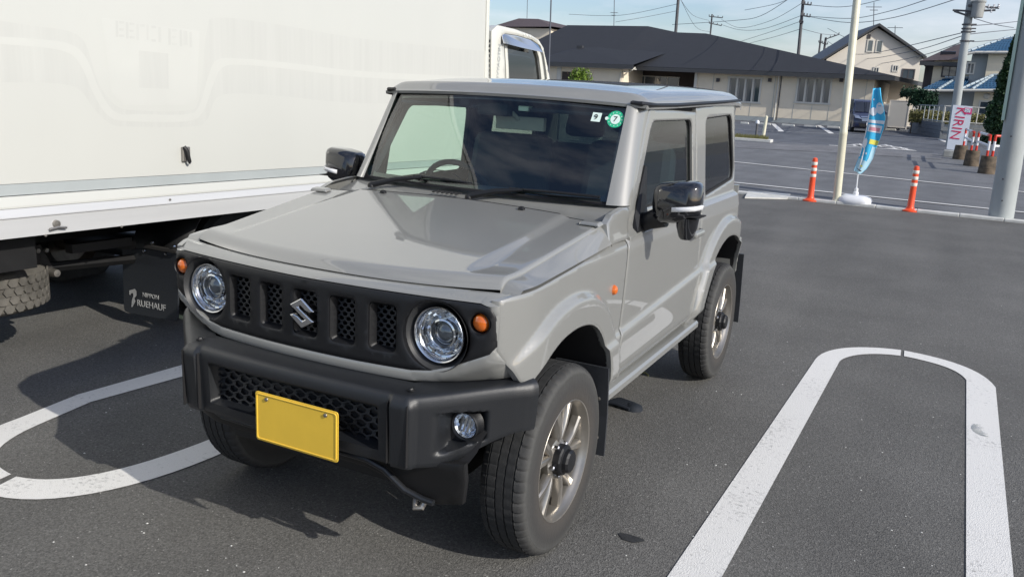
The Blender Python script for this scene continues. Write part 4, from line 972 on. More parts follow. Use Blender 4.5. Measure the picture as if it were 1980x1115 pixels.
    for i in range(13):
        t = i/12; z = 1.166+(1.550-1.166)*t
        G_.append([Vector((a[0]*(1-t)+c[0]*t, a[1]*(1-t)+c[1]*t, z)) for a, c in zip(bt, tp_)])
    b = MB(); b.grid(G_); o = b.build('windscreen_pillar', 'car_paint', car, smooth=True, ang=60, mirror=mir)
    b = MB(); b.grid([[p+Vector((-.018, .02, 0)) for p in r_[:5]] for r_ in G_]); b.build('pillar_trim', 'interior_grey', o, smooth=True, mirror=mir)
    # gutter rail
    b = MB(); b.tube([(.575, .765, 1.5565), (.617, .79, 1.552), (.628, .86, 1.548), (.631, 1.2, 1.551), (.630, 2.1, 1.572), (.622, 2.46, 1.582)], .0085, n=8); b.build('roof_gutter', 'black_plastic', car, smooth=True, mirror=mir)
    b = MB(); b.tube([(.570, .762, 1.556), (.612, .772, 1.553), (.634, .82, 1.550), (.636, .93, 1.550)], [.006, .010, .010, .006], n=8); b.build('gutter_end_cap', 'black_plastic', car, smooth=True, mirror=mir)
    # wheel-arch liners
    for AP, nm in ((AF, 'arch_liner'), (AR, 'arch_liner')):
        G_ = [[Vector((x, y, z)) for x in ([.735, .70, .50, .38])] for (y, z) in AP]
        for r_, (y, z) in zip(G_, AP): r_[0].x = BX(y, z)-.021; r_[1].x = BX(y, z)-.04
        b = MB(); b.grid(G_); b.add([(.38, y, z) for (y, z) in AP], [tuple(range(len(AP)))]); b.build(nm, 'matte_black', car, smooth=True, mirror=mir)
    # side marker lamp
    b = MB(); b.lathe([(0, .016), (.008, .015), (.016, .010), (.020, 0), (.020, -.01)], axis='x', n=24)
    for i in range(len(b.v)): b.v[i].y *= .85
    xm = BX(.37, .88); o = b.build('side_marker', 'amber', car, smooth=True); o.location = ((xm if not mir else -xm), .37, .879)
    if mir: o.rotation_euler = (0, 0, math.pi)
    # door handle, key cylinder
    s_ = -1 if mir else 1
    b = MB(); b.box((0, 0, 0), (.03, .15, .032)); h = b.build('door_handle', 'car_paint', d, bevel=.012); h.location = (s_*(BX(1.42, .95)+.022), 1.44, .955)
    b = MB(); b.lathe([(0, .012), (.012, .01), (.012, -.01)], axis='x', n=16); h2 = b.build('key_cylinder', 'black_plastic', d, smooth=True); h2.location = (s_*(BX(1.42, .95)+.003), 1.545, .955)
    if mir: h2.rotation_euler = (0, 0, math.pi)
    # mud flaps
    b = MB(); 
    Gf = [[Vector((x, y, z)) for x in (.520, .60, .68, .735)] for (y, z) in ((.30, .60), (.315, .50), (.325, .40), (.325, .24))]
    b.grid(Gf); o = b.build('mud_flap', 'flap_black', car, mirror=mir); md = o.modifiers.new('s', 'SOLIDIFY'); md.thickness = .01
    b = MB(); 
    for (x, z) in ((.70, .47), (.70, .31), (.62, .47)): b.lathe([(0, -.012), (.008, -.010), (.009, 0)], c=(x, .318, z), axis='y', n=10)
    b.build('screw', 'bolt_steel', o, mirror=mir, smooth=True)
    b = MB(); b.grid([[Vector((x, y, z)) for x in (.54, .62, .70, .738)] for (y, z) in ((2.50, .70), (2.52, .55), (2.545, .40), (2.555, .27))])
    o = b.build('mud_flap', 'flap_black', car, mirror=mir); md = o.modifiers.new('s', 'SOLIDIFY'); md.thickness = .01
    return d
DOORL = make_side(False); make_side(True)

# black triangle patch where the left mirror mounts + small triangular trim
for mir in (False, True):
    b = MB(); P = [(.545, 1.068), (.60, 1.066), (.76, 1.070), (.77, 1.125), (.70, 1.145), (.62, 1.130)]
    P = [(.625, 1.060), (.655, 1.120), (.790, 1.310), (.815, 1.305), (.80, 1.15), (.79, 1.062)]
    b.prism([(BX(y, z)+.004, y, z) for y, z in P], (-.02, 0, 0)); b.build('mirror_base_plate', 'black_plastic', car, mirror=mir)

# ---------------- bonnet
def bon(t, q):   # t 0 front..1 rear, q -1..1 across
    W0 = .615+.035*t
    ax_ = abs(q)
    if ax_ < .86: xx = ax_/.86*(W0-.013); zz = 0.0
    elif ax_ < .94: k = (ax_-.86)/.08*math.pi/2; xx = (W0-.013)+.013*math.sin(k); zz = -.013*(1-math.cos(k))
    else: k = (ax_-.94)/.06; xx = W0 ; zz = -.022-k
    yf = -.462+.088*(min(xx, .62)/.62)**2.6; yr = .405-.075*(min(xx, .65)/.65)**2
    y = yf+(yr-yf)*t
    zl = .9985+.008*(min(xx, .62)/.62)**2
    tt = t*(yr-yf)
    rise = .029*(1-(1-min(tt/.055, 1))**2.2)+(.1160-.014*(xx/.65)**2)*t
    z = zl+rise-.009*sst(.475, .505, xx)*sst(.03, .2, t)-.004*sst(.0, .9, xx/.62)*t
    if ax_ >= .94:
        k = (ax_-.94)/.06; zg = gapz(y)+.010; z0 = z-.013; z = z0+(min(zg, z0)-z0)*k**1.3; xx = xx+(max(xx, BX(max(y, -.40), 1.0)-.004)-xx)*k
        if t < .02: pass
    elif ax_ >= .86: z += zz*sst(0, .05, t)
    return Vector((math.copysign(xx, q), y, z))
qs = sorted(set([round(v, 5) for v in list(np.linspace(0, .86, 36))+list(np.linspace(.86, .94, 9))+list(np.linspace(.94, 1, 7))])); qs = [-v for v in qs[::-1]]+qs[1:]
ts = list(np.linspace(0, .12, 18))+list(np.linspace(.14, 1, 34))
Gb = [[bon(t, q) for q in qs] for t in ts]
lip = [p+Vector((0, .004, -.004)) for p in Gb[0]]; lip2 = [p+Vector((0, .05, -.006)) for p in Gb[0]]
Gb = [lip2, lip]+Gb+[[p+Vector((0, .004, -.012)) for p in Gb[-1]]]
b = MB(); b.grid(Gb); bonnet = b.build('bonnet', 'car_paint', car, smooth=True, ang=50)
b = MB(); b.grid([[Vector((p.x*.97, p.y+.02, p.z-.035)) for p in r_] for r_ in Gb[4:]]); b.build('bonnet_underside', 'matte_black', bonnet)

# ---------------- cowl between bonnet and windscreen
def wsb(x): return Vector((x, .515+.055*(x/.6)**2, 1.166))      # lower edge of the screen
def wst(x): return Vector((x, .738+.045*(x/.57)**2, 1.566-.020*(x/.57)**2))
Gc = []
for j in range(8):
    t = j/7; row = []
    for i in range(49):
        x = (-1+2*i/48); xa = x*.655; yr = .413-.075*(min(abs(xa), .65)/.65)**2+.004
        p0 = Vector((xa, yr, bon(1, min(.93, abs(xa)/.65*.9)).z-.014)); xb = x*.62; p1 = wsb(xb)+Vector((0, .012, -.006)); p = p0.lerp(p1, t); p.z += -.010*math.sin(t*math.pi)
        row.append(p)
    Gc.append(row)
Gc = [[p+Vector((0, .002, -.02)) for p in Gc[0]]]+Gc
b = MB(); b.grid(Gc); cowl = b.build('cowl_panel', 'car_paint', car, smooth=True)
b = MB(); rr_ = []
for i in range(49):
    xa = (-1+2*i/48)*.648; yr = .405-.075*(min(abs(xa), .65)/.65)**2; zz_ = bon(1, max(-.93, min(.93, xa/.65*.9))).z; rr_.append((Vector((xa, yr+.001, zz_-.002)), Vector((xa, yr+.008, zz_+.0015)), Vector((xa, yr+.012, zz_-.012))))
b.grid([[r_[k] for r_ in rr_] for k in range(3)]); b.build('bonnet_gap_shade', 'matte_black', cowl, smooth=True)  # black strip stands in for the shadow line at the bonnet's rear gap
b = MB()
for k in range(6): x = -.155+k*.022; b.prism([(x, .445, 1.150), (x+.010, .445, 1.150), (x+.016, .480, 1.155), (x+.006, .480, 1.155)], (0, 0, .0035))
b.build('cowl_vent_slots', 'matte_black', cowl)
b = MB(); b.grid([[wsb(x)+Vector((0, -.02, -.002)) for x in np.linspace(-.6, .6, 20)], [wsb(x)+Vector((0, .008, .005)) for x in np.linspace(-.6, .6, 20)]]); b.build('cowl_seal', 'black_plastic', cowl)
for x in (-.33, .30):
    b = MB(); b.box((0, 0, .006), (.028, .022, .012), taper=.6); o = b.build('washer_nozzle', 'black_plastic', bonnet, bevel=.003); o.location = bon(.965, x/.65*.9)+Vector((0, 0, .001))
for s_ in (-1, 1):
    b = MB(); b.box((0, 0, .008), (.085, .045, .012), taper=.8); o = b.build('screen_stop', 'car_paint', bonnet, bevel=.004); o.location = bon(.95, s_*.84)+Vector((0, 0, .0)); o.rotation_euler = (R(6), 0, R(-4*s_))

# ---------------- windscreen
def wsp(a, t): return wsb(.602*a).lerp(wst(.575*a), t) + Vector((0, -.012*math.sin(math.pi*t), .002))
def ws2(x, t): return wsp(x, t)
out = rounded([(-.985, .01), (-.985, .99), (.985, .99), (.985, .01)], [.06, .06, .06, .06])
b_in = rounded([(-.925, .075), (-.925, .875), (.925, .875), (.925, .075)], [.07, .07, .07, .07])
WS = sheet('windscreen', out, [], .05, lambda a, t: wsp(a, t), (0, 1, 0), 'windscreen_glass', car, .004, 0, smooth=True)
sheet('screen_border', out, [rounded([(-.945, .065), (-.945, .925), (.945, .925), (.945, .065)], .07)], .04, lambda a, t: wsp(a, t)+Vector((0, .007, -.003)), (0, 1, 0), 'gloss_black', WS, .002, 0)
bb_out = rounded([(-1.0, -.01), (-1.0, 1.0), (1.0, 1.0), (1.0, -.01)], .07)
sheet('screen_rubber', bb_out, [rounded([(-.982, .015), (-.982, .985), (.982, .985), (.982, .015)], .06)], .04, lambda a, t: wsp(a, t)+Vector((0, -.002, 0)), (0, 1, 0), 'matte_black', WS, .012, 0)
def wsdecal(name, cx, cz, r_, m, poly=None, off=-.0015):
    P = poly or circle2((0, 0), r_, 24); b = MB(); pts = [wsp((cx+p[0])/.585, (cz+p[1]))+Vector((0, off, 0)) for p in P]; b.add(pts, [tuple(range(len(pts)))]); return b.build(name, m, WS, fix=False)
def wst_uv(u, v):   # survey a point on the screen: returns (x, t)
    d = ray(u, v); best = None
    for i in range(60):
        t = i/60
        y = .515+(.738-.515)*t+.02*t; p = CAM+d*((y-CAM.y)/d.y); z_ = wsp(p.x/.585, t).z
        e = abs(z_-p.z)
        if best is None or e < best[0]: best = (e, p.x, t)
    return best[1], best[2]
gx, gt = wst_uv(1190, 230); wx, wt = wst_uv(1154, 227)
sc_ = .40
def ell(r_, n=28, k=1): return [(r_*math.cos(2*math.pi*i/n), r_*math.sin(2*math.pi*i/n)/sc_*1.0) for i in range(n)]
wsdecal('sticker', gx, gt, 0, 'green_sticker', ell(.034)); wsdecal('sticker', gx, gt, 0, 'white_sticker', ell(.020), -.003)
for i in range(12):
    a = i*math.pi/6; wsdecal('sticker_mark', gx+.027*math.cos(a), gt+.027*math.sin(a)/sc_, 0, 'white_sticker', ell(.0022, 6), -.003)
wsdecal('sticker', wx, wt, 0, 'white_sticker', [(-.019, -.045), (.019, -.045), (.021, .045), (-.017, .045)], -.0015)
def wtext(s, x, t, size):
    p = wsp(x/.585, t); ay = (wsp(x/.585, t+.02)-wsp(x/.585, t-.02)).normalized(); ax_ = (wsp((x+.01)/.585, t)-wsp((x-.01)/.585, t)).normalized()
    text_part('lettering', s, 'ink', WS, size, tuple(p+Vector((0, -.0045, .0))), tuple(ax_), tuple(ay), .0003)
wtext('7', gx, gt, .034); wtext('9', wx, wt, .034)
wsdecal('sticker', gx-.036, gt+.0, 0, 'white_sticker', ell(.007, 12), -.002)

# ---------------- roof
def roof_fn(x, y):
    u = abs(x)/.63; yf = .725+.055*u**2
    zc = 1.5665-.016*u**2+ .022*sst(.7, 2.2, y)
    f = sst(0, 1, (y-yf)/.34)**.8 if y > yf else 0
    crown = .025*(1-u**5.0)*f
    edge = (1-min(1, ((u))**9)*.012)
    z = zc+crown+.040*math.sqrt(max(0, 1-((max(u, .86)-.86)/.14)**2))*min(1, max(0, (y-yf)/.05)) - .004
    z += .006*math.cos(x*2*math.pi/.16)*.0
    if y > 2.40: z -= .03*((y-2.40)/.12)**2
    return Vector((x, y, z))
Gr = []
for j in range(50):
    t = j/49; row = []
    for i in range(61):
        a = math.sin((-1+2*i/60)*math.pi/2); x = a*.633; yf = .722+.055*(abs(a))**2.5; yr = 2.50-.03*a*a; y = yf+(yr-yf)*(t**1.6)
        row.append(roof_fn(x, y))
    Gr.append(row)
Gr = [[p+Vector((0, .03, -.012)) for p in Gr[0]]]+[[p+Vector((0, .004, -.012)) for p in Gr[0]]]+Gr+[[p+Vector((0, -.01, -.03)) for p in Gr[-1]]]
b = MB(); b.grid(Gr); roof = b.build('roof', 'car_paint', car, smooth=True, ang=60)
for s_ in (-1, 1):
    b = MB(); b.grid([[r_[0 if s_ < 0 else -1] for r_ in Gr[2:-1]], [r_[0 if s_ < 0 else -1]+Vector((-s_*.002, 0, -.014)) for r_ in Gr[2:-1]], [r_[0 if s_ < 0 else -1]+Vector((-s_*.03, 0, -.018)) for r_ in Gr[2:-1]]]); b.build('roof_edge', 'car_paint', roof, smooth=True)
b = MB(); b.grid([[Vector((x*.58, .80+1.6*t, 1.535-.01*x*x)) for x in np.linspace(-1, 1, 9)] for t in np.linspace(0, 1, 9)]); b.build('headliner', 'interior_grey', roof)
p = roof_fn(.335, .92); 
# rear wall with window, spare wheel behind
b = MB(); b.bx(-.66, .66, 2.49, 2.52, .50, 1.10); b.bx(-.60, -.50, 2.45, 2.48, 1.10, 1.55); b.bx(.50, .60, 2.45, 2.48, 1.10, 1.55); b.bx(-.50, .50, 2.45, 2.48, 1.49, 1.55); b.build('rear_door', 'car_paint', car)
b = MB(); b.bx(-.5, .5, 2.46, 2.466, 1.10, 1.49); b.build('rear_window', 'privacy_glass', car)

# ---------------- front face
def yp(x, z=.87):
    u = abs(x); y = -.530+.058*(min(u, .62)/.6)**2
    if u > .615: y += 3.2*(u-.615)**2*4
    return y + .10*max(0, z-.93)**1.0*.35
PANEL = [(-.650, .855), (-.646, .945), (-.632, .970), (-.60, .977), (-.3, .977), (0, .976), (.3, .977), (.60, .977), (.632, .970), (.646, .945), (.650, .855), (.635, .832), (.520, .778), (.455, .757), (.39, .748), (.2, .746), (0, .746), (-.2, .746), (-.39, .748), (-.455, .757), (-.520, .778), (-.635, .832)]
PANEL = PANEL[::-1]
HLc = [(.466, .864), (-.466, .864)]; AMc = [(.602, .922), (-.602, .922)]
SL = [-.288, -.144, 0, .144, .288]
slots = [rounded([(x-.0485, .790), (x+.0485, .790), (x+.0485, .940), (x-.0485, .940)], .018) for x in SL]
holes = slots+[circle2(c, .1075, 56) for c in HLc]+[circle2(c, .030, 28) for c in AMc]
def pf(a, b): return (a, yp(a, b), b)
panel = sheet('grille_panel', PANEL, holes, .02, pf, (0, 1, 0), 'black_plastic', car, .022, .004)
# body-coloured surround
top_pts = [(x, .9945+.007*(min(abs(x), .62)/.62)**2) for x in np.linspace(.650, -.650, 27)]
SUR = [(-.662, .80), (-.50, .728), (-.40, .708), (0, .700), (.40, .708), (.50, .728), (.662, .80)]+top_pts
sur_hole = [(x*.994, .86+(z-.86)*1.022) for x, z in PANEL]
def surf(a, b):
    pan = .978
    y = yp(a, b)
    if b > pan-.005: k = min(1, (b-pan+.005)/.024); y += .050*k**1.5
    if abs(a) > .36:
        zs = np.interp(abs(a), [.36, .39, .455, .52, .635, .66, .72], [.714, .716, .727, .748, .802, .815, .83])
        if b < zs: y += (zs-b)*1.1*sst(.36, .46, abs(a))
    return (a, y+.002, b)
# surround as top strip, bottom strip, joined ring
ring_out = [(.648, .84), (.668, .79), (.690, .740), (.60, .731), (.52, .722), (.455, .716), (.39, .712), (.2, .711), (0, .711), (-.2, .711), (-.39, .712), (-.455, .716), (-.52, .722), (-.60, .731), (-.690, .740), (-.668, .79), (-.648, .84)]+[(-.652, .95)]+top_pts[::-1]+[(.652, .95)]
sheet('front_surround', ring_out, [sur_hole[::-1]], .016, surf, (0, 1, 0), 'car_paint', car, .02, .003)
# honeycomb behind slots
def honey(x0, x1, z0, z1, y, s, name, m, parent, tilt=0, depth=.014, wdt=.0035, sx=1.0):
    b = MB(); dx = s*1.732*sx; dz = s*1.5; r = 0; z = z0-s
    def hexp(cx, cz, k): return [(cx+k*s*sx*math.cos(math.pi/6+i*math.pi/3), cz+k*s*math.sin(math.pi/6+i*math.pi/3)) for i in range(6)]
    while z < z1+s:
        x = x0-dx+(dx/2 if r % 2 else 0)
        while x < x1+dx:
            if x0-s*.2 < x < x1+s*.2 and z0-s*.2 < z < z1+s*.2:
                o = hexp(x, z, 1.0); i_ = hexp(x, z, 1-wdt*2/s)
                cl = lambda p: (min(max(p[0], x0), x1), min(max(p[1], z0), z1))
                o = [cl(p) for p in o]; i_ = [cl(p) for p in i_]
                yy = y(x) if callable(y) else y
                V = [(p[0], yy+tilt*(p[1]-z), p[1]) for p in o]+[(p[0], yy+tilt*(p[1]-z), p[1]) for p in i_]+[(p[0], yy+depth, p[1]) for p in i_]
                F = [(k, (k+1) % 6, 6+(k+1) % 6, 6+k) for k in range(6)]+[(6+k, 6+(k+1) % 6, 12+(k+1) % 6, 12+k) for k in range(6)]
                b.add(V, F)
            x += dx
        z += dz; r += 1
    return b.build(name, m, parent, fix=False)
for x in SL:
    b = MB(); b.bx(x-.06, x+.06, yp(x)+.05, yp(x)+.055, .77, .96); b.build('slot_backing', 'matte_black', panel)
    # inner bezel of the slot
    s2 = rounded([(x-.036, .800), (x+.036, .800), (x+.036, .930), (x-.036, .930)], .010)
    sheet('slot_bezel', rounded([(x-.0485, .790), (x+.0485, .790), (x+.0485, .940), (x-.0485, .940)], .018), [s2], .012, lambda a, c, x=x: (a, yp(x)+.006+.020*min(1, min(abs(a-(x-.0485)), abs(a-(x+.0485)), abs(c-.79), abs(c-.94))/.0125), c), (0, 1, 0), 'black_plastic', panel, .006, 0)
    honey(x-.036, x+.036, .800, .930, yp(x)+.030, .0098, 'slot_mesh', 'black_plastic', panel, .4, .014, .0018, sx=1.6)
# emblem
EM = [[(-.053, .030), (-.002, .068), (.052, .018), (.022, .012), (-.003, .034), (.052, -.030), (.0, -.068)], ]
emb_top = [(-.050, .028), (-.002, .066), (.050, .014), (.034, .010), (.020, .013), (.000, .031), (-.012, .021)]
em_poly = [(-.050, .030), (-.001, .068), (.052, .016), (.034, .009), (.016, .016), (-.004, .034), (-.014, .026), (.052, -.030), (.001, -.068), (-.052, -.016), (-.034, -.009), (-.016, -.016), (.004, -.034), (.014, -.026)]
y0 = yp(0)-.016
EMX = -.0
b = MB(); n = len(em_poly); sc1 = .95
V = [(p[0]*sc1+EMX, y0, p[1]*sc1+.860) for p in em_poly]+[(p[0]*sc1+EMX, y0+.014, p[1]*sc1+.860) for p in em_poly]
b.prism([(p[0]*sc1+EMX, y0, p[1]*.72+.868) for p in em_poly], (0, .016, 0)); emb = b.build('front_badge', 'chrome_soft', car, bevel=.0035)
b = MB(); b.bx(-.012, .012, y0+.014, y0+.06, .83, .89); b.build('badge_mount', 'matte_black', emb)
# lamps
def headlamp(cx, cz):
    s_ = 1 if cx > 0 else -1
    t = MB(); y = yp(cx)+.006; slope = .10*s_
    c = (cx, y, cz)
    t.lathe([(.1085, -.002), (.107, .002), (.094, .026), (.0895, .032), (.0875, .034), (.0875, .05)], c=c, axis='y', n=48); h = t.build('headlight', 'bezel_grey', car, smooth=True)
    t = MB(); t.lathe([(.0875, .016), (.0855, .012), (.082, .014), (.080, .022), (.074, .030)], c=c, axis='y', n=64); t.build('lamp_ring', 'chrome_soft', h, smooth=True)
    # reflector bowl, stepped and faceted
    t = MB(); prof = [(.080, .020), (.077, .034), (.070, .036), (.066, .052), (.060, .054), (.052, .070), (.046, .072), (.044, .060), (.040, .058), (.0385, .075)]
    n = 48; V = []; F = []
    for k in range(n):
        a = 2*math.pi*k/n; f = 1+.030*((k//3) % 2)
        for i, (r_, hh) in enumerate(prof):
            ff = f if 1 <= i <= 5 else 1; V.append((cx+r_*math.cos(a)*min(1.0, ff*.985), y+hh+(.006 if (k//3) % 2 and 1 <= i <= 5 else 0), cz+r_*math.sin(a)*min(1, ff*.985)))
    m_ = len(prof)
    for k in range(n):
        for i in range(m_-1): F.append((k*m_+i, k*m_+i+1, ((k+1) % n)*m_+i+1, ((k+1) % n)*m_+i))
    t.add(V, F); t.build('reflector', 'lamp_silver', h, smooth=True, ang=22)
    t = MB(); t.lathe([(.047, .040), (.045, .030), (.040, .028), (.0375, .034), (.037, .046)], c=(cx+.004*s_, y, cz+.001), axis='y', n=40); t.build('projector_ring', 'chrome', h, smooth=True)
    t = MB(); t.lathe([(0, .028), (.012, .0295), (.024, .034), (.032, .041), (.037, .05), (.037, .06)], c=(cx+.004*s_, y, cz+.001), axis='y', n=32); t.build('projector_lens', 'lens_dark', h, smooth=True)
    t = MB(); 
    for k in range(5):
        a = R(205+k*32); cxx, czz = cx+.061*math.cos(a), cz+.061*math.sin(a); t.box((cxx, y+.036, czz), (.022, .012, .006), rot=(0, -a-math.pi/2, 0))
    t.build('lamp_fins', 'chrome', h)
    t = MB(); t.lathe([(0, -.004), (.03, -.003), (.06, .002), (.078, .010), (.084, .016)], c=c, axis='y', n=48); t.build('lens', 'lamp_glass', h, smooth=True)
for c in HLc: headlamp(*c)
for (cx, cz) in AMc:
    y = yp(cx)
    b = MB(); b.lathe([(.033, -.003), (.031, .0), (.029, .008), (.029, .02)], c=(cx, y, cz), axis='y', n=32); h = b.build('turn_signal', 'black_plastic', car, smooth=True)
    b = MB(); b.lathe([(0, -.006), (.012, -.005), (.022, .0), (.0275, .009), (.0285, .02)], c=(cx, y, cz), axis='y', n=32); b.build('lens', 'amber', h, smooth=True)

# ---------------- bumper: plan curve x -> y at its front face
BP = [(0, -.612), (.20, -.610), (.36, -.604), (.438, -.599), (.456, -.592), (.475, -.577), (.51, -.547), (.55, -.513), (.60, -.469), (.65, -.425), (.69, -.390), (.714, -.366), (.728, -.348), (.736, -.330)]
def bcurve(s):   # s 0..1 along half width
    L = [0]
    for i in range(1, len(BP)): L.append(L[-1]+math.hypot(BP[i][0]-BP[i-1][0], BP[i][1]-BP[i-1][1]))
    d = s*L[-1]
    for i in range(1, len(BP)):
        if d <= L[i]+1e-9:
            f = (d-L[i-1])/(L[i]-L[i-1]); a, c = BP[i-1], BP[i]; return (a[0]+(c[0]-a[0])*f, a[1]+(c[1]-a[1])*f, d)
    return (*BP[-1], d)
def edgebox(x, z, x0, x1, z0, z1, e): return min(sst(x0, x0+e, x), sst(x1, x1-e, x), sst(z0, z0+e, z), sst(z1, z1-e, z))
def bump_pt(s, r_):
    x, y, d = bcurve(abs(s)); sg = 1 if s >= 0 else -1
    # outward normal in plan
    x2, y2, _ = bcurve(min(1, abs(s)+.01)); x1_, y1_, _ = bcurve(max(0, abs(s)-.01)); tx, ty = x2-x1_, y2-y1_; L = math.hypot(tx, ty); nx, ny = ty/L, -tx/L
    zt = .699+.029*sst(.42, .74, x); zb = .472+.10*sst(.50, .72, x)
    prof = [(-.095, zt+.012), (-.06, zt+.010), (-.02, zt+.004), (-.006, zt), (0, zt-.007), (.004, zt-.018), (.006, zt-.035)]
    n1 = 26
    if r_ < len(prof): off, z = prof[r_]
    elif r_ < len(prof)+n1: k = (r_-len(prof)+1)/n1; z = (zt-.035)*(1-k)+(zb+.012)*k; off = .006-.010*k
    else: k = r_-len(prof)-n1; off, z = [(-.008, zb+.002), (-.03, zb-.004), (-.09, zb)][k]
    # central opening
    dep = 0
    if r_ >= 5:
        e = edgebox(x, z, -1, .345, .512, .652, .010)
        dep += .050*e if abs(x) < .36 else 0
        # tow-cap panels stand slightly proud, with a chamfer beyond
        dep -= .014*min(sst(.385, .390, x), sst(.466, .450, x))
        # fog recess
        if .49 < x < .64 and z < .66:
            ex = sst(.500, .562, x); e2 = min(sst(.628, .618, x), sst(.650, .640, z), sst(.508+.045*sst(.50, .63, x), .520+.045*sst(.50, .63, x), z))
            dep += .055*ex*e2
    else: dep -= .008*edgebox(x, .5, .385, .452, .3, .9, .006)*(1 if r_ > 1 else 0)
    off -= dep
    if x > .66 and r_ < 3: off *= .55+.45*(1-sst(.66, .737, x))
    return Vector((sg*(x+nx*off), y+ny*off, z))
ss = list(np.linspace(-1, 1, 241)); NR = 7+26+3
b = MB(); b.grid([[bump_pt(s, r_) for s in ss] for r_ in range(NR)]); bumper = b.build('front_bumper', 'bumper_plastic', car, smooth=True, ang=48)
honey(-.342, .342, .515, .650, (lambda x: -.612+.045), .0145, 'lower_mesh', 'black_plastic', bumper, .5, .02, .0022, sx=1.9)
b = MB(); b.bx(-.36, .36, -.54, -.535, .49, .67); b.build('mesh_backing', 'matte_black', bumper)
# seams and caps
for s_ in (-1, 1):
    for x in (.384, .4535):
        b = MB(); b.bx(s_*x-.0012, s_*x+.0012, -.618, -.606, .485, .680); b.build('panel_seam', 'matte_black', bumper)
    b = MB(); b.lathe([(0, .008), (.007, .008), (.009, .004), (.014, .003), (.014, 0)], c=(s_*.428, -.560, .707), n=6); b.build('bolt_cap', 'black_plastic', bumper)
    # fog lamp
    fx = s_*.566
    y = -.470
    b = MB(); b.lathe([(.046, -.0), (.044, -.006), (.040, -.004), (.039, .01), (.05, .03)], c=(fx, y, .597), axis='y', n=32); f = b.build('fog_lamp', 'black_plastic', bumper, smooth=True)
    b = MB(); b.lathe([(.039, .002), (.030, .018), (.018, .026), (0, .028)], c=(fx, y, .597), axis='y', n=20); b.build('reflector', 'lamp_silver', f, smooth=True, ang=15)
    b = MB()
    for k in (-.018, -.004, .010): b.box((fx+k, y+.012, .597), (.007, .008, .05), rot=(0, R(14), 0))
    b.build('lamp_fins', 'chrome', f)
    b = MB(); b.lathe([(0, -.006), (.02, -.005), (.033, -.001), (.039, .004)], c=(fx, y, .597), axis='y', n=28); b.build('lens', 'lamp_glass', f, smooth=True)
# number plate without characters
b = MB(); pts = rounded([(-.165, 0), (.165, 0), (.165, .165), (-.165, .165)], .012)
b.prism([(x+.058, -.640, z+.452) for x, z in pts], (0, .003, 0)); pl_ = b.build('licence_plate', 'plate_yellow', car, bevel=.001); 
b = MB(); b.bx(-.03, .14, -.637, -.60, .47, .60); b.build('plate_bracket', 'black_plastic', pl_)
b = MB(); rr = rounded([(-.158, .007), (.158, .007), (.158, .158), (-.158, .158)], .010); b.tube([(x+.058, -.6405, z+.452) for x, z in rr]+[(rr[0][0]+.058, -.6405, rr[0][1]+.452)], .0022, n=6); b.build('plate_rim', 'plate_yellow', pl_, smooth=True)
b = MB()
for x in (-.06, .175): b.lathe([(0, -.004), (.006, -.003), (.007, 0)], c=(x, -.6405, .597), axis='y', n=10)
b.build('plate_screw', 'bolt_steel', pl_, smooth=True)
# lower apron
AP_ = [(-.47, .480), (-.47, .430), (-.40, .405), (-.30, .400), (.24, .402), (.33, .385), (.42, .345), (.50, .335), (.585, .355), (.60, .44), (.60, .50), (.45, .480)]
sheet('lower_apron', AP_[::-1], [], .03, lambda a, c: (a, -.545+.16*(.48-c)*1.2+.10*max(0, abs(a)-.42), c), (0, 1, 0), 'chassis_black', car, .02, .006)
b = MB(); b.tube([(-.46, -.545, .455), (-.44, -.555, .474), (-.38, -.560, .470), (-.33, -.565, .455), (.0, -.570, .450), (.20, -.565, .450), (.27, -.56, .447), (.33, -.55, .425), (.40, -.54, .372), (.46, -.53, .352), (.50, -.53, .350)], .010, n=10); b.build('lower_trim_lip', 'bumper_plastic', car, smooth=True)
b = MB(); b.tube([(.438, -.50, .36), (.430, -.52, .335), (.438, -.535, .318), (.458, -.53, .322), (.462, -.51, .345)], .010, n=8); b.build('tow_hook', 'bolt_steel', car, smooth=True)

# ---------------- wipers
def wiper(u0, v0, u1, v1, u2, v2, u3, v3):
    P0 = at(u0, v0, .455); P0.z = 1.150; P1 = at(u1, v1, .515)
    t = MB(); t.tube([P0, P0.lerp(P1, .5)+Vector((0, 0, .008)), P1], [.014, .011, .006], n=8); w_ = t.build('wiper', 'black_plastic', car, smooth=True)
    A_ = at(u2, v2, .525); B_ = at(u3, v3, .535); t = MB(); t.tube([A_, A_.lerp(B_, .5)+Vector((0, -.01, .004)), B_], .006, n=6); t.tube([A_+Vector((0, .008, -.012)), B_+Vector((0, .008, -.012))], .004, n=6); t.build('wiper_blade', 'black_plastic', w_, smooth=True)
    t = MB(); t.lathe([(.0, .010), (.012, .008), (.016, 0), (.016, -.01)], c=tuple(P0), n=16); t.build('wiper_pivot', 'black_plastic', w_, smooth=True)
wiper(718, 361, 815, 343, 800, 340, 926, 357); wiper(906, 387, 1010, 367, 985, 365, 1160, 381)

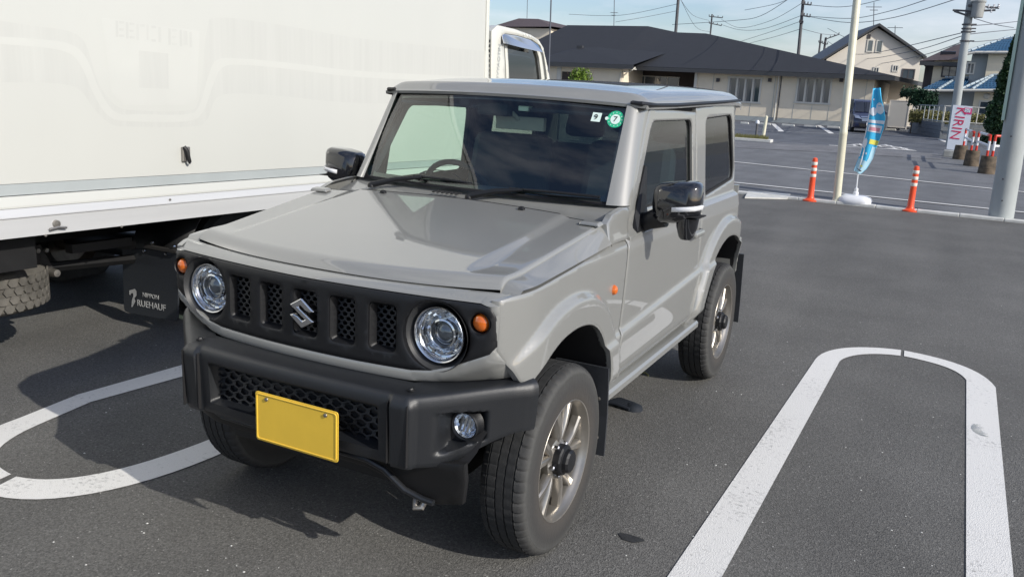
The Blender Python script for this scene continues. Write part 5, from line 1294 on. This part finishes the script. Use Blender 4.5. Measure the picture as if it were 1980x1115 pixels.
# ---------------- mirrors
def mirror(s_):
    t_ = MB()
    cx = .815; cz = 1.185; y = .705; rows = []
    for j in range(15):
        v = -1+2*j/14; row = []
        for i in range(17):
            a = 2*math.pi*i/16; ca, sa = math.cos(a), math.sin(a); e = .42
            hw = .098-.010*abs(v)**3; hh = .082*(1-.0*v)
            x_ = cx+hw*math.copysign(abs(ca)**e, ca)*(1-.10*max(0, -sa)*1); z_ = cz+hh*math.copysign(abs(sa)**e, sa)
            shr = 1-.30*max(0, -v)**2.2
            row.append(Vector((cx+(x_-cx)*shr+.0*v, y+.055*v, cz+(z_-cz)*shr+(.012*(x_-cx)/.1))))
        rows.append(row)
    t_.grid(rows); n = 17; t_.f.append(tuple(range(n-1))); t_.f.append(tuple(14*n+i for i in range(n-1)))
    m_ = t_.build('door_mirror', 'gloss_black', car, smooth=True, ang=50, mirror=s_ < 0)
    q = MB(); q.box((cx+.0, y+.057, cz), (.155, .004, .125)); q.build('mirror_glass', 'mirror_face', m_, mirror=s_ < 0)
    q = MB(); q.grid([[Vector((p_[0], p_[1], p_[2]+dz)) for p_ in ((cx-.002, y-.058, cz-.022), (cx+.035, y-.0595, cz-.018), (cx+.064, y-.0575, cz-.014), (cx+.084, y-.043, cz-.012), (cx+.094, y-.020, cz-.010), (cx+.0995, y+.005, cz-.010), (cx+.1005, y+.03, cz-.010))] for dz in (-.009, 0, .009)])
    o = q.build('indicator_lamp', 'white_lamp', m_, smooth=True, mirror=s_ < 0); md = o.modifiers.new('s', 'SOLIDIFY'); md.thickness = .006; md.offset = 0
    q = MB(); q.box((cx+.01, y-.0, cz-.045), (.196, .10, .004)); q.build('shell_joint', 'matte_black', m_, mirror=s_ < 0)
    q = MB(); q.tube([(cx-.05, y+.01, cz-.06), (cx-.11, y+.01, cz-.085), (cx-.150, y+.02, cz-.10)], [.045, .036, .040], n=12); q.build('mirror_arm', 'black_plastic', m_, smooth=True, mirror=s_ < 0)
    if s_ > 0:
        q = MB(); q.lathe([(0, -.135), (.022, -.135), (.030, -.125), (.042, -.085), (.046, -.05), (0, -.05)], c=(cx+.048, y, cz-.005), n=20); q.build('under_mirror_pod', 'gloss_black', m_, smooth=True)
    return m_
mirror(1); mirror(-1)

# ---------------- wheels
def build_wheel():
    w_ = link(bpy.data.objects.new('wheel', None)); w_.parent = car
    Rr = .338
    # tyre: axis x, outer face +x; lateral section
    prof = [(.212, .076), (.218, .083), (.235, .0865), (.262, .0880), (.285, .0868), (.3055, .083), (.3085, .0835), (.318, .0800), (.3275, .0735), (.3335, .064), (.3365, .052)]
    gr = [(.3375, .0505), (.3305, .050), (.3305, .045), (.3378, .0445), (.338, .018), (.3305, .0175), (.3305, .0125), (.338, .012)]
    half = prof+gr
    full = half+[(r_, -h) for r_, h in half[::-1]]
    b = MB(); n = 280; V = []; F = []
    for k in range(n):
        a = 2*math.pi*k/n
        for i, (r_, h) in enumerate(full):
            rr, hh = r_, h; lug = (k % 5 == 0)
            if lug and .315 < r_ < .3372 and abs(h) > .05: rr -= .0045
            if .3370 < r_ and (k+(1 if h > .03 else (2 if h > 0 else 0))) % 5 == 0: rr -= .0028
            V.append((hh, rr*math.cos(a), rr*math.sin(a)))
    m_ = len(full)
    for k in range(n):
        for i in range(m_-1): F.append((k*m_+i, k*m_+i+1, ((k+1) % n)*m_+i+1, ((k+1) % n)*m_+i))
    b.add(V, F); ty = b.build('tyre', 'tyre_mat', w_, smooth=True, ang=28)
    # rim
    b = MB(); b.lathe([(.2165, .074), (.2185, .080), (.216, .0835), (.2115, .082), (.209, .074), (.2065, .066), (.203, .060), (.199, .046), (.196, .0), (.190, -.05), (.20, -.075)], axis='x', n=72); rim = b.build('rim', 'rim_metal', w_, smooth=True, ang=40)
    b = MB(); b.lathe([(.05, -.02), (.14, -.022), (.145, -.03), (.05, -.035)], axis='x', n=40); b.lathe([(.145, -.035), (.193, -.055)], axis='x', n=40); b.build('brake_disc', 'brake_dark', w_, smooth=True)
    # five forked spokes
    for k in range(5):
        a0 = 2*math.pi*k/5+R(90)
        sp = MB()
        def P(r_, a_, x_): return Vector((x_, r_*math.cos(a0+a_), r_*math.sin(a0+a_)))
        for s_ in (-1, 1):
            # each fork arm: root inner -> outer with a chamfered section
            st = [(.050, 0, .40, .052), (.085, .125, .25, .060), (.125, .20, .185, .062), (.165, .245, .160, .060), (.203, .270, .175, .058)]
            rows = []
            for (r_, ac, hw, x_) in st:
                c_ = s_*ac; w2 = hw*.5 if ac else hw*.5
                rows.append([P(r_, c_-w2*1.15, x_-.030), P(r_, c_-w2, x_-.006), P(r_, c_-w2*.6, x_), P(r_, c_+w2*.6, x_), P(r_, c_+w2, x_-.006), P(r_, c_+w2*1.15, x_-.030)])
            sp.grid(rows)
        sp.build('spoke', 'rim_metal', rim, smooth=True, ang=35)
    b = MB(); b.lathe([(.075, .02), (.073, .048), (.062, .054), (.050, .056), (.047, .05)], axis='x', n=40); b.build('hub_plate', 'rim_metal', rim, smooth=True)
    b = MB()
    for k in range(5):
        a = 2*math.pi*(k+.5)/5+R(90); b.lathe([(.009, 0), (.009, .014), (.006, .018), (0, .018)], c=(.052, .060*math.cos(a), .060*math.sin(a)), axis='x', n=6)
    b.build('wheel_nuts', 'chrome_soft', rim)
    b = MB(); b.lathe([(.056, .045), (.056, .078), (.052, .084), (.045, .086), (.043, .087), (.042, .100), (.036, .107), (0, .109)], axis='x', n=12); b.build('hub_cap', 'black_plastic', rim, smooth=True, ang=20)
    return w_
mt, n_, l_, bs = newmat('tyre_mat'); bs.inputs['Roughness'].default_value = .8
ob = n_.new('ShaderNodeTexCoord'); sp_ = n_.new('ShaderNodeSeparateXYZ'); l_.new(ob.outputs['Object'], sp_.inputs[0])
rad = n_.new('ShaderNodeMath'); rad.operation = 'MULTIPLY'; l_.new(sp_.outputs['Y'], rad.inputs[0]); l_.new(sp_.outputs['Y'], rad.inputs[1])
rad2 = n_.new('ShaderNodeMath'); rad2.operation = 'MULTIPLY_ADD'; l_.new(sp_.outputs['Z'], rad2.inputs[0]); l_.new(sp_.outputs['Z'], rad2.inputs[1]); l_.new(rad.outputs[0], rad2.inputs[2])
rs_ = n_.new('ShaderNodeMath'); rs_.operation = 'SQRT'; l_.new(rad2.outputs[0], rs_.inputs[0])
nz = n_.new('ShaderNodeTexNoise'); nz.inputs['Scale'].default_value = 13; nz.inputs['Detail'].default_value = 5; l_.new(ob.outputs['Object'], nz.inputs['Vector'])
ra = n_.new('ShaderNodeValToRGB'); e = ra.color_ramp.elements; e[0].position = 0; e[0].color = (.050, .044, .038, 1); e[1].position = 1; e[1].color = (.020, .021, .022, 1)
for ps, c_ in ((.18, (.046, .042, .038, 1)), (.50, (.036, .035, .034, 1)), (.72, (.046, .046, .044, 1)), (.82, (.062, .062, .059, 1)), (.92, (.032, .032, .032, 1))): ra.color_ramp.elements.new(ps).color = c_
mr = n_.new('ShaderNodeMapRange'); mr.inputs['From Min'].default_value = .21; mr.inputs['From Max'].default_value = .338
ad = n_.new('ShaderNodeMath'); ad.operation = 'MULTIPLY_ADD'; ad.inputs[1].default_value = .030; l_.new(nz.outputs['Fac'], ad.inputs[0]); ad2 = n_.new('ShaderNodeMath'); ad2.operation = 'SUBTRACT'; ad2.inputs[1].default_value = .015; l_.new(rs_.outputs[0], ad.inputs[2]); l_.new(ad.outputs[0], ad2.inputs[0])
l_.new(ad2.outputs[0], mr.inputs['Value']); l_.new(mr.outputs[0], ra.inputs['Fac']); l_.new(ra.outputs['Color'], bs.inputs['Base Color'])
bpn = n_.new('ShaderNodeBump'); bpn.inputs['Strength'].default_value = .35; bpn.inputs['Distance'].default_value = .004; nz2 = n_.new('ShaderNodeTexNoise'); nz2.inputs['Scale'].default_value = 70; l_.new(ob.outputs['Object'], nz2.inputs['Vector']); l_.new(nz2.outputs['Fac'], bpn.inputs['Height']); l_.new(bpn.outputs['Normal'], bs.inputs['Normal'])
W0 = build_wheel(); W0.location = (.6245, 0, .338); W0.rotation_euler = (R(-8), 0, 0)
for (x, y, rz, rx) in ((.6275, RWY, 0, 22), (-.6245, 0, 180, 30), (-.6245, RWY, 180, 10)):
    c = copy_tree(W0, car); c.location = (x, y, .338); c.rotation_euler = (R(rx), 0, R(rz))
# underbody
b = MB(); b.bx(-.44, .44, -.40, 2.40, .30, .55); b.bx(-.60, .60, .38, 1.62, .42, .50); b.bx(-.5, .5, -.40, -.1, .50, .95); b.bx(-.38, .38, -.1, .5, .5, 1.0); b.tube([(-.56, 0, .32), (.56, 0, .32)], .045, n=12); b.tube([(-.56, RWY, .32), (.56, RWY, .32)], .045, n=12); b.lathe([(0, -.12), (.1, -.08), (.12, 0), (.1, .08), (0, .12)], c=(-.12, 0, .32), axis='y', n=16)
b.build('underbody', 'chassis_black', car)
b = MB(); b.bx(-.64, .64, .52, 2.46, .50, .53); b.bx(-.66, .66, .46, .52, .50, 1.10); b.build('floor_pan', 'interior_black', car)

# ---------------- interior
b = MB(); b.grid([[Vector((x, y, z-.02*abs(x))) for x in np.linspace(-.59, .59, 13)] for (y, z) in ((.57, 1.135), (.70, 1.150), (.82, 1.150), (.90, 1.12), (.93, 1.04), (.90, .85), (.88, .55))]); dash = b.build('dashboard', 'interior_grey', car, smooth=True)
b = MB()
for k in range(25):
    pass
b.tube([Vector((-.34+.185*math.cos(a), .98-.075*math.sin(a)*.9, 1.070+.165*math.sin(a)))for a in [2*math.pi*i/32 for i in range(33)]], .014, n=8, caps=False); sw = b.build('steering_wheel', 'interior_grey', car, smooth=True)
b = MB(); b.tube([(-.34, .86, 1.01), (-.34, .97, 1.065)], [.05, .06], n=12); b.box((-.34, .985, 1.07), (.30, .03, .045)); b.build('steering_hub', 'interior_grey', sw, smooth=True)
b = MB(); b.grid([[Vector((-.34+.13*math.cos(a)*k, .80+.05*(1-k), 1.150+.055*math.sin(a)*k)) for a in np.linspace(0, math.pi, 12)] for k in (1, .9)]); b.build('instrument_hood', 'interior_grey', dash, smooth=True)
def seat(x, y, z0, h, wd, nm, mt_='interior_grey', head=True):
    s_ = MB(); s_.box((x, y+.02, z0), (wd, .48, .14)); q = s_.build(nm, mt_, car, bevel=.05)
    s_ = MB(); s_.box((x, y+.29, z0+h/2), (wd, .13, h), rot=(R(-12), 0, 0), taper=.9); s_.build('backrest', mt_, q, bevel=.05)
    if head: s_ = MB(); s_.box((x, y+.375, z0+h+.12), (.26, .10, .17), rot=(R(-8), 0, 0), taper=.85); s_.build('headrest', mt_, q, bevel=.04)
seat(-.33, 1.18, .78, .58, .50, 'seat'); seat(.33, 1.18, .78, .58, .50, 'seat'); seat(-.28, 2.0, .80, .48, .48, 'seat'); seat(.28, 2.0, .80, .48, .48, 'seat')
b = MB(); b.tube([(0, .80, 1.50), (.04, .83, 1.455)], .010, n=8); b.box((.045, .84, 1.440), (.235, .03, .058)); b.build('interior_mirror', 'curtain', car, bevel=.012)
b = MB(); b.box((-.055, .79, 1.495), (.15, .08, .055)); b.build('camera_unit', 'interior_black', car, bevel=.01)
b = MB(); b.box((.085, .80, 1.505), (.05, .05, .022)); b.build('windscreen_sensor', 'white_sticker', car, bevel=.004)
for s_ in (-1, 1):
    b = MB(); b.box((s_*.33, .86, 1.515), (.42, .20, .018), rot=(R(8), 0, 0)); b.build('sun_visor', 'interior_grey', car, bevel=.008)
b = MB(); b.box((-.19, .77, 1.525), (.05, .06, .05)); b.build('screen_gadget', 'interior_black', car, bevel=.008)
b = MB(); b.box((.585, .83, 1.17), (.018, .05, .17), rot=(R(10), 0, 0), taper=.7); o = b.build('hanging_ornament', 'van_blue', car, bevel=.008)

# ================================================================== TRUCK
truck = thing('parked_truck', 'large white box truck parked close beside the grey off-roader', 'truck', (-2.2, 0, 0), (R(-1.2), R(-1.6), 0))
# local: side plane at x = 0, body towards -x, front towards +y
YR, YF, TOP = -3.2, 4.62, 3.95
def bx3(name, x0, x1, y0, y1, z0, z1, m, par=truck, bev=0): b = MB(); b.bx(x0, x1, y0, y1, z0, z1); return b.build(name, m, par, bevel=bev)
box = bx3('cargo_box', -2.3, .000, YR, YF-.06, 1.02, TOP-.05, 'truck_white')
bx3('corner_post', -.10, .012, YF-.055, YF, .87, TOP, 'cab_white', truck, .01)
bx3('top_rail', -2.3, .02, YR, YF, TOP-.05, TOP+.05, 'aluminium', truck, .01)
bx3('side_band', -.03, .000, YR, YF-.06, .965, 1.018, 'truck_band')
b = MB(); b.prism([(0, YR, .962), (.012, YR, .960), (.024, YR, .915), (.024, YR, .905), (-.02, YR, .905)], (0, YF-.06-YR, 0)); b.build('white_side_rail', 'truck_white', truck)
b = MB(); b.prism([(-.02, YR, .903), (.022, YR, .903), (.040, YR, .865), (.040, YR, .86), (-.02, YR, .86)], (0, YF-.06-YR, 0)); b.build('side_moulding', 'aluminium', truck)
bx3('floor_rail', -.05, .034, YR, YF-.06, .765, .858, 'aluminium')
# ghost shapes of removed lettering on the side, thin film pieces
def ls(u, v):    # survey a point on the truck's side, in truck coordinates
    mi = Matrix.Translation(truck.location) @ truck.rotation_euler.to_matrix().to_4x4(); mi.invert()
    o_ = mi @ CAM; d = mi.to_3x3() @ ray(u, v); k = -o_.x/d.x; return o_+d*k
def film(name, poly, m, x=.0012):
    P = [ls(u, v) for u, v in poly]; b = MB(); b.add([(x, p.y, p.z) for p in P], [tuple(range(len(P)))]); return b.build(name, m, truck, fix=False)
def band(name, a, c, m, x):
    A_ = smooth_poly(a, 6); C_ = smooth_poly(c, 6); P = [ls(u, v) for u, v in A_]; Q = [ls(u, v) for u, v in C_]; n = len(P); b = MB()
    b.add([(x, p.y, p.z) for p in P]+[(x, p.y, p.z) for p in Q], [(i, i+1, n+i+1, n+i) for i in range(n-1)]); b.build(name, m, truck, fix=False)
hi = [(-60, 30), (60, 50), (130, 60), (165, 85), (190, 160), (225, 205), (270, 214), (360, 214), (385, 190), (400, 60), (420, 35), (520, 45), (700, 75), (945, 100)]
lo = [(-60, 160), (60, 160), (120, 163), (155, 175), (185, 215), (215, 240), (250, 245), (370, 245), (400, 232), (415, 195), (440, 182), (520, 184), (700, 200), (945, 195)]
band('faded_stripe', hi, lo, 'truck_ghost', .0002)
hi = [(-60, 68), (60, 75), (130, 84), (165, 110), (195, 180), (225, 218), (270, 221), (360, 221), (385, 205), (402, 150), (420, 116), (470, 114), (560, 122), (700, 138), (945, 150)]
lo = [(-60, 82), (60, 90), (125, 100), (155, 125), (185, 190), (215, 228), (265, 235), (365, 234), (393, 215), (412, 165), (430, 131), (470, 126), (560, 134), (700, 150), (945, 160)]
band('faded_stripe', hi, lo, 'truck_ghost_light', .0004)
film('faded_shape', [(196, 34), (386, 60), (380, 190), (360, 204), (240, 204), (216, 180)], 'truck_ghost_light', .0006)
film('faded_shape', [(268, 98), (325, 104), (326, 172), (269, 170)], 'truck_ghost', .0008)
for (u, v, w_, h_) in ((223, 40, 5, 32), (230, 41, 10, 5), (230, 55, 9, 5), (230, 67, 10, 5), (243, 43, 5, 32), (250, 44, 10, 5), (250, 58, 8, 4), (250, 70, 10, 5), (263, 46, 5, 32), (270, 47, 9, 5), (325, 55, 5, 32), (332, 56, 9, 5), (332, 70, 8, 4), (332, 83, 9, 5), (347, 58, 5, 32), (354, 60, 8, 28), (366, 62, 5, 30), (283, 48, 4, 30), (292, 50, 9, 5), (292, 76, 9, 5), (306, 52, 5, 30)):
    film('faded_letter_stroke', [(u, v), (u+w_, v+.6), (u+w_+.5, v+h_), (u+.5, v+h_)], 'truck_ghost', .0010)
# latch
p = ls(357, 298)
b = MB(); b.box((.010, p.y, p.z), (.016, .055, .085)); lt = b.build('side_latch', 'bolt_steel', truck, bevel=.004)
b = MB(); b.tube([(.022, p.y-.022, p.z+.045), (.035, p.y-.012, p.z+.02), (.030, p.y+.008, p.z-.045)], .011, n=8); b.build('latch_handle', 'chassis_black', lt, smooth=True)
b = MB(); b.lathe([(0, .012), (.012, .01), (.014, 0)], c=(.018, p.y+.01, p.z-.045), axis='x', n=12); b.build('latch_eye', 'chrome_soft', lt, smooth=True)
p = ls(100, 436); b = MB(); b.tube([(.05, p.y-.045, p.z-.01), (.05, p.y, p.z-.004), (.05, p.y+.045, p.z-.01)], .007, n=6); b.lathe([(0, 0), (.02, 0), (.018, .012), (0, .014)], c=(.034, p.y, p.z+.012), axis='x', n=14); b.build('tie_down_ring', 'bolt_steel', truck, smooth=True)
for (u, v) in ((320, 385), (79, 454), (226, 437)):
    p = ls(u, v); b = MB(); b.lathe([(0, .006), (.006, .005), (.007, 0)], c=(.036, p.y, p.z), axis='x', n=8); b.build('rivet', 'bolt_steel', truck)
# chassis
bx3('chassis_beam', -.85, -.70, YR, 4.5, .60, .86, 'chassis_black'); bx3('chassis_beam', -1.6, -1.45, YR, 4.5, .60, .86, 'chassis_black')
bx3('floor_bearer', -2.25, -.06, YR, 4.5, .82, .90, 'chassis_black')
bx3('side_guard', -.16, -.10, YR, .12, .58, .80, 'chassis_black')
b = MB()
for k in range(9): b.bx(-2.2, -.1, -2.8+k*.75, -2.72+k*.75, .74, .84)
b.build('cross_member', 'chassis_black', truck)
# horizontal spare tyre
sp = link(bpy.data.objects.new('spare_wheel', None)); sp.parent = truck; sp.location = (-.62, .02, .43)
pr = [(.20, .10), (.24, .115), (.33, .12), (.385, .105), (.408, .085), (.412, .06)]
full = pr+[(r_, -h) for r_, h in pr[::-1]]; b = MB(); b.lathe(full, n=64); b.build('tyre', 'rubber_dusty', sp, smooth=True)
b = MB()
for r_ in range(4):
    for k in range(44):
        a = 2*math.pi*(k+.5*(r_ % 2))/44+random.uniform(-.006, .006); z = -.066+r_*.044; P = []
        for i in range(6):
            h_ = i*math.pi/3+random.uniform(-.08, .08); aa = a+.0285*1.02*math.cos(h_)/.4165*.95; P.append(Vector((.414*math.cos(aa), .414*math.sin(aa), z+.0245*math.sin(h_))))
        b.prism(P, (.009*math.cos(a), .009*math.sin(a), 0))
tag(b.build('tread_blocks', 'rubber_dusty', sp), None, None, None, 'stuff')
b = MB(); b.lathe([(.20, -.10), (.19, .02), (.06, .0), (0, 0)], n=32); b.build('rim', 'chassis_black', sp, smooth=True)
# rear axle and wheels
def twheel(y, x):
    w_ = link(bpy.data.objects.new('wheel', None)); w_.parent = truck; w_.location = (x, y, .39)
    b = MB(); b.lathe([(.22, .11), (.26, .125), (.36, .125), (.392, .10), (.395, -.10), (.36, -.125), (.22, -.11)], axis='x', n=48); b.build('tyre', 'rubber', w_, smooth=True)
    b = MB(); b.lathe([(.23, .11), (.20, .02), (.10, .0), (.09, .10), (0, .11)], axis='x', n=32); b.build('rim', 'rim_inner', w_, smooth=True)
for y in (1.62, 4.9): twheel(y, -.32); twheel(y, -2.0)
twheel(1.62, -.60)
b = MB(); b.tube([(-2.2, 1.62, .40), (-.3, 1.62, .40)], .09, n=12); b.build('axle', 'chassis_black', truck, smooth=True)
# leaf-spring shackle
p = ls(186, 520)
b = MB()
b.prism([(-.42, p.y-.13, .62), (-.42, p.y-.02, .64), (-.42, p.y+.06, .47), (-.42, p.y+.01, .44), (-.42, p.y-.10, .53)], (-.05, 0, 0)); b.build('spring_bracket', 'brake_dark', truck, bevel=.006)
b = MB(); b.lathe([(.0, .035), (.020, .032), (.024, .0), (.024, -.08)], c=(-.40, p.y+.03, .475), axis='x', n=16); b.build('shackle_pin', 'bolt_steel', truck, smooth=True)
for k in range(3):
    b = MB(); b.lathe([(0, .02), (.013, .018), (.013, 0)], c=(-.415, p.y-.10+k*.05, .612-k*.004), axis='x', n=6); b.build('bracket_bolt', 'bolt_steel', truck)
b = MB(); b.tube([(-.46, p.y, .50), (-.46, 1.2, .46), (-.46, 1.62, .47), (-.46, 2.2, .56)], .03, n=6); b.build('leaf_spring', 'chassis_black', truck, smooth=True)
bx3('bracket_arm', -.44, -.38, .52, .92, .57, .62, 'brake_dark')
# mudguard and flap
b = MB(); b.grid([[Vector((x, 1.62+.50*math.cos(a), .40+.50*math.sin(a))) for x in (-.65, -.15)] for a in np.linspace(R(10), R(175), 16)]); o = b.build('mudguard', 'chassis_black', truck, smooth=True); md = o.modifiers.new('s', 'SOLIDIFY'); md.thickness = .01
FYP = .98
def fl(u, v):
    mi = Matrix.Translation(truck.location) @ truck.rotation_euler.to_matrix().to_4x4(); mi.invert(); o_ = mi @ CAM; d = mi.to_3x3() @ ray(u, v); k = (FYP-o_.y)/d.y; return o_+d*k
c4 = [fl(240, 602), fl(343, 622), fl(345, 488), fl(236, 478)]
pts2 = rounded([(p.x, p.z) for p in c4], [.03, .03, .003, .003])
b = MB(); b.prism([(x, FYP, z) for x, z in pts2], (0, .012, 0)); fp_ = b.build('mud_flap', 'flap_black', truck)
b = MB(); b.prism([fl(234, 468)+Vector((0, -.03, 0)), fl(262, 465)+Vector((0, -.03, 0)), fl(262, 482)+Vector((0, -.03, 0)), fl(234, 480)+Vector((0, -.03, 0))], (0, .03, 0)); b.prism([fl(283, 472)+Vector((0, -.02, 0)), fl(345, 484)+Vector((0, -.02, 0)), fl(345, 489)+Vector((0, -.02, 0)), fl(283, 478)+Vector((0, -.02, 0))], (0, .03, 0)); b.build('flap_clamp', 'brake_dark', fp_)
b = MB()
for (u, v) in ((241, 478), (281, 485), (323, 491), (296, 469), (338, 476)): q = fl(u, v); b.lathe([(0, -.014), (.008, -.012), (.009, 0)], c=(q.x, FYP-.002, q.z), axis='y', n=8)
b.build('flap_bolt', 'chrome_soft', fp_, smooth=True)
ax_ = (fl(325, 598)-fl(265, 586)).normalized()
q = fl(293, 590.5); text_part('lettering', 'RUEHAUF', 'flap_print', fp_, .058, (q.x, FYP-.003, q.z), tuple(ax_), (0, 0, 1), .001)
q = fl(292, 572.5); text_part('lettering', 'NIPPON', 'flap_print', fp_, .040, (q.x, FYP-.003, q.z), tuple(ax_), (0, 0, 1), .001)
b = MB(); P = [(251, 561), (262, 558), (265, 563), (265, 571), (261, 576), (263, 582), (257, 593), (255, 593), (256, 580), (259, 571), (258, 566), (254, 567), (254, 570), (251, 569)]
b.add([(fl(u, v).x, FYP-.004, fl(u, v).z) for u, v in P], [tuple(range(len(P)))]); b.build('logo', 'flap_print', fp_, fix=False)
# cab
cab = link(bpy.data.objects.new('cab', None)); cab.parent = truck
def cs(u, v, x=-.03):
    mi = Matrix.Translation(truck.location) @ truck.rotation_euler.to_matrix().to_4x4(); mi.invert(); o_ = mi @ CAM; d = mi.to_3x3() @ ray(u, v); k = (x-o_.x)/d.x; return o_+d*k
out_ = [cs(954, 60), cs(966, 49), cs(1000, 57), cs(1030, 68), cs(1045, 78), cs(1053, 92), cs(1058, 120), cs(1064, 152), cs(1075, 260), cs(950, 260), cs(951, 120)]
side2 = [(p.y, p.z) for p in out_]
wh = [cs(976, 69), cs(980, 65), cs(1005, 69), cs(1033, 77), cs(1048, 88), cs(1054, 108), cs(1059, 150), cs(1063, 185), cs(979, 175), cs(977, 110)]
wh2 = [(p.y, p.z) for p in wh]
sheet('cab_side', side2, [wh2], .08, lambda a, c: (-.03-.05*max(0, c-1.9)**1.2, a, c), (-1, 0, 0), 'cab_white', cab, .12, .012)
dr = [cs(980, 72), cs(984, 69.5), cs(1005, 72.5), cs(1031, 80), cs(1045, 90), cs(1051, 108), cs(1056, 150), cs(1060, 180), cs(983, 172), cs(981, 110)]
gl_ = [cs(985, 78), cs(1005, 79), cs(1028, 86), cs(1041, 94), cs(1046, 112), cs(1050, 150), cs(1053, 170), cs(988, 165), cs(986, 110)]
sheet('window_frame', [(p.y, p.z) for p in dr], [[(p.y, p.z) for p in gl_]], .05, lambda a, c: (-.045-.05*max(0, c-1.9)**1.2, a, c), (-1, 0, 0), 'cab_white', cab, .03, .006)
sheet('window_glass', [(p.y, p.z) for p in gl_], [], .2, lambda a, c: (-.075-.05*max(0, c-1.9)**1.2, a, c), (-1, 0, 0), 'dark_glass', cab, .004, 0)
vi = [cs(976, 69, -.0), cs(980, 66.5, -.0), cs(1005, 70.5, -.0), cs(1030, 78, -.0), cs(1044, 87, -.0), cs(1049, 102, -.0), cs(1012, 93, .02), cs(977, 84, .02)]
b = MB(); b.add([(-.02-.05*max(0, p.z-1.9)+(.03 if i >= 5 else 0), p.y, p.z) for i, p in enumerate(vi)], [tuple(range(8))]); o = b.build('window_visor', 'chrome', cab, fix=False); md = o.modifiers.new('s', 'SOLIDIFY'); md.thickness = .006
b = MB(); b.bx(-2.1, -.15, 4.78, 6.0, .4, 2.05); b.build('cab_body', 'cab_white', cab, bevel=.08)
bx3('cab_back', -2.0, -.10, 4.70, 4.78, .8, 2.1, 'chassis_black', cab)
for k in range(14): bx3('intake_slat', -.30, -.02, 4.66, 4.70, 1.50+k*.045, 1.525+k*.045, 'chassis_black', cab)
q = cs(964, 118); text_part('lettering', 'OVYAOTIN', 'wall_grey', cab, .070, (-.026, q.y, q.z-.02), (0, .10, 1), (0, -1, .1), .0006)
bx3('cab_rear_pillar', -.5, -.04, 4.66, 4.72, 1.3, 2.08, 'cab_white', cab, .01)

# ================================================================== SMALL THINGS ON THE ASPHALT
q = gp(1205, 786)
t = thing('dropped_glove', 'crumpled black glove lying under the sill behind the front wheel', 'glove', (q.x, q.y, 0)); 
b = MB(); 
for k in range(5): b.tube([(-.10+.01*k, .02*k-.03, .014), (-.03, .018*k-.03, .02), (.05+.01*(k % 2), .022*k-.045, .012)], [.008, .012, .009], n=7)
b.lathe([(0, 0), (.05, .0), (.045, .018), (.02, .028), (0, .03)], c=(.055, .0, 0), n=14); b.build('fabric', 'interior_black', t, smooth=True, ang=70)
q = gp(1219, 1041); b = MB(); pts = [(.045*math.cos(a)*(1+.25*math.sin(3*a)), .03*math.sin(a)*(1+.2*math.cos(2*a))) for a in [2*math.pi*i/20 for i in range(20)]]
b.add([(q.x+x, q.y+y, .003) for x, y in pts], [tuple(range(20))]); o = b.build('oil_spot', 'rubber', None); tag(o, 'small dark round stain on the asphalt beside the front wheel', 'stain')
q = gp(1248, 724); b = MB(); b.tube([(q.x-.03, q.y+.01, .006), (q.x, q.y, .012), (q.x+.025, q.y-.02, .006)], .005, n=6); tag(b.build('twig', 'hedge_tan', None, smooth=True), 'tiny pale curled scrap lying on the asphalt below the sill', 'litter')
c0 = gp(1903, 832); b = MB()
for k in range(7):
    r_ = .014+.006*k; a0 = random.uniform(1.5, 2.6); n_ = 9; P = []
    for i in range(n_): a = a0+i*.32; P.append((c0.x+r_*1.15*math.cos(a), c0.y+r_*2.0*math.sin(a), .0062))
    Q = [(c0.x+(x-c0.x)*.93, c0.y+(y-c0.y)*.93, z) for x, y, z in P]; b.add(P+Q, [(i, i+1, n_+i+1, n_+i) for i in range(n_-1)])
tag(b.build('scuff_mark', 'wall_grey', None, fix=False), 'curved grey tyre scuff on the right arm of the white bay divider', 'stain')
b = MB()
for i in range(190):
    u, v = random.uniform(100, 1960), random.uniform(560, 1110); q = gp(u, v)
    if abs(q.x) < .75 and -.6 < q.y < 2.6: continue
    r_ = random.uniform(.0015, .0038); b.add([(q.x-r_, q.y-r_, .001), (q.x+r_, q.y-r_, .001), (q.x+r_, q.y+r_, .001), (q.x-r_, q.y+r_, .001), (q.x, q.y, .001+r_)], [(0, 1, 4), (1, 2, 4), (2, 3, 4), (3, 0, 4)])
tag(b.build('loose_grit', 'kerb_concrete', None, fix=False), 'tiny pale bits of grit scattered over the asphalt', 'grit', None, 'stuff')
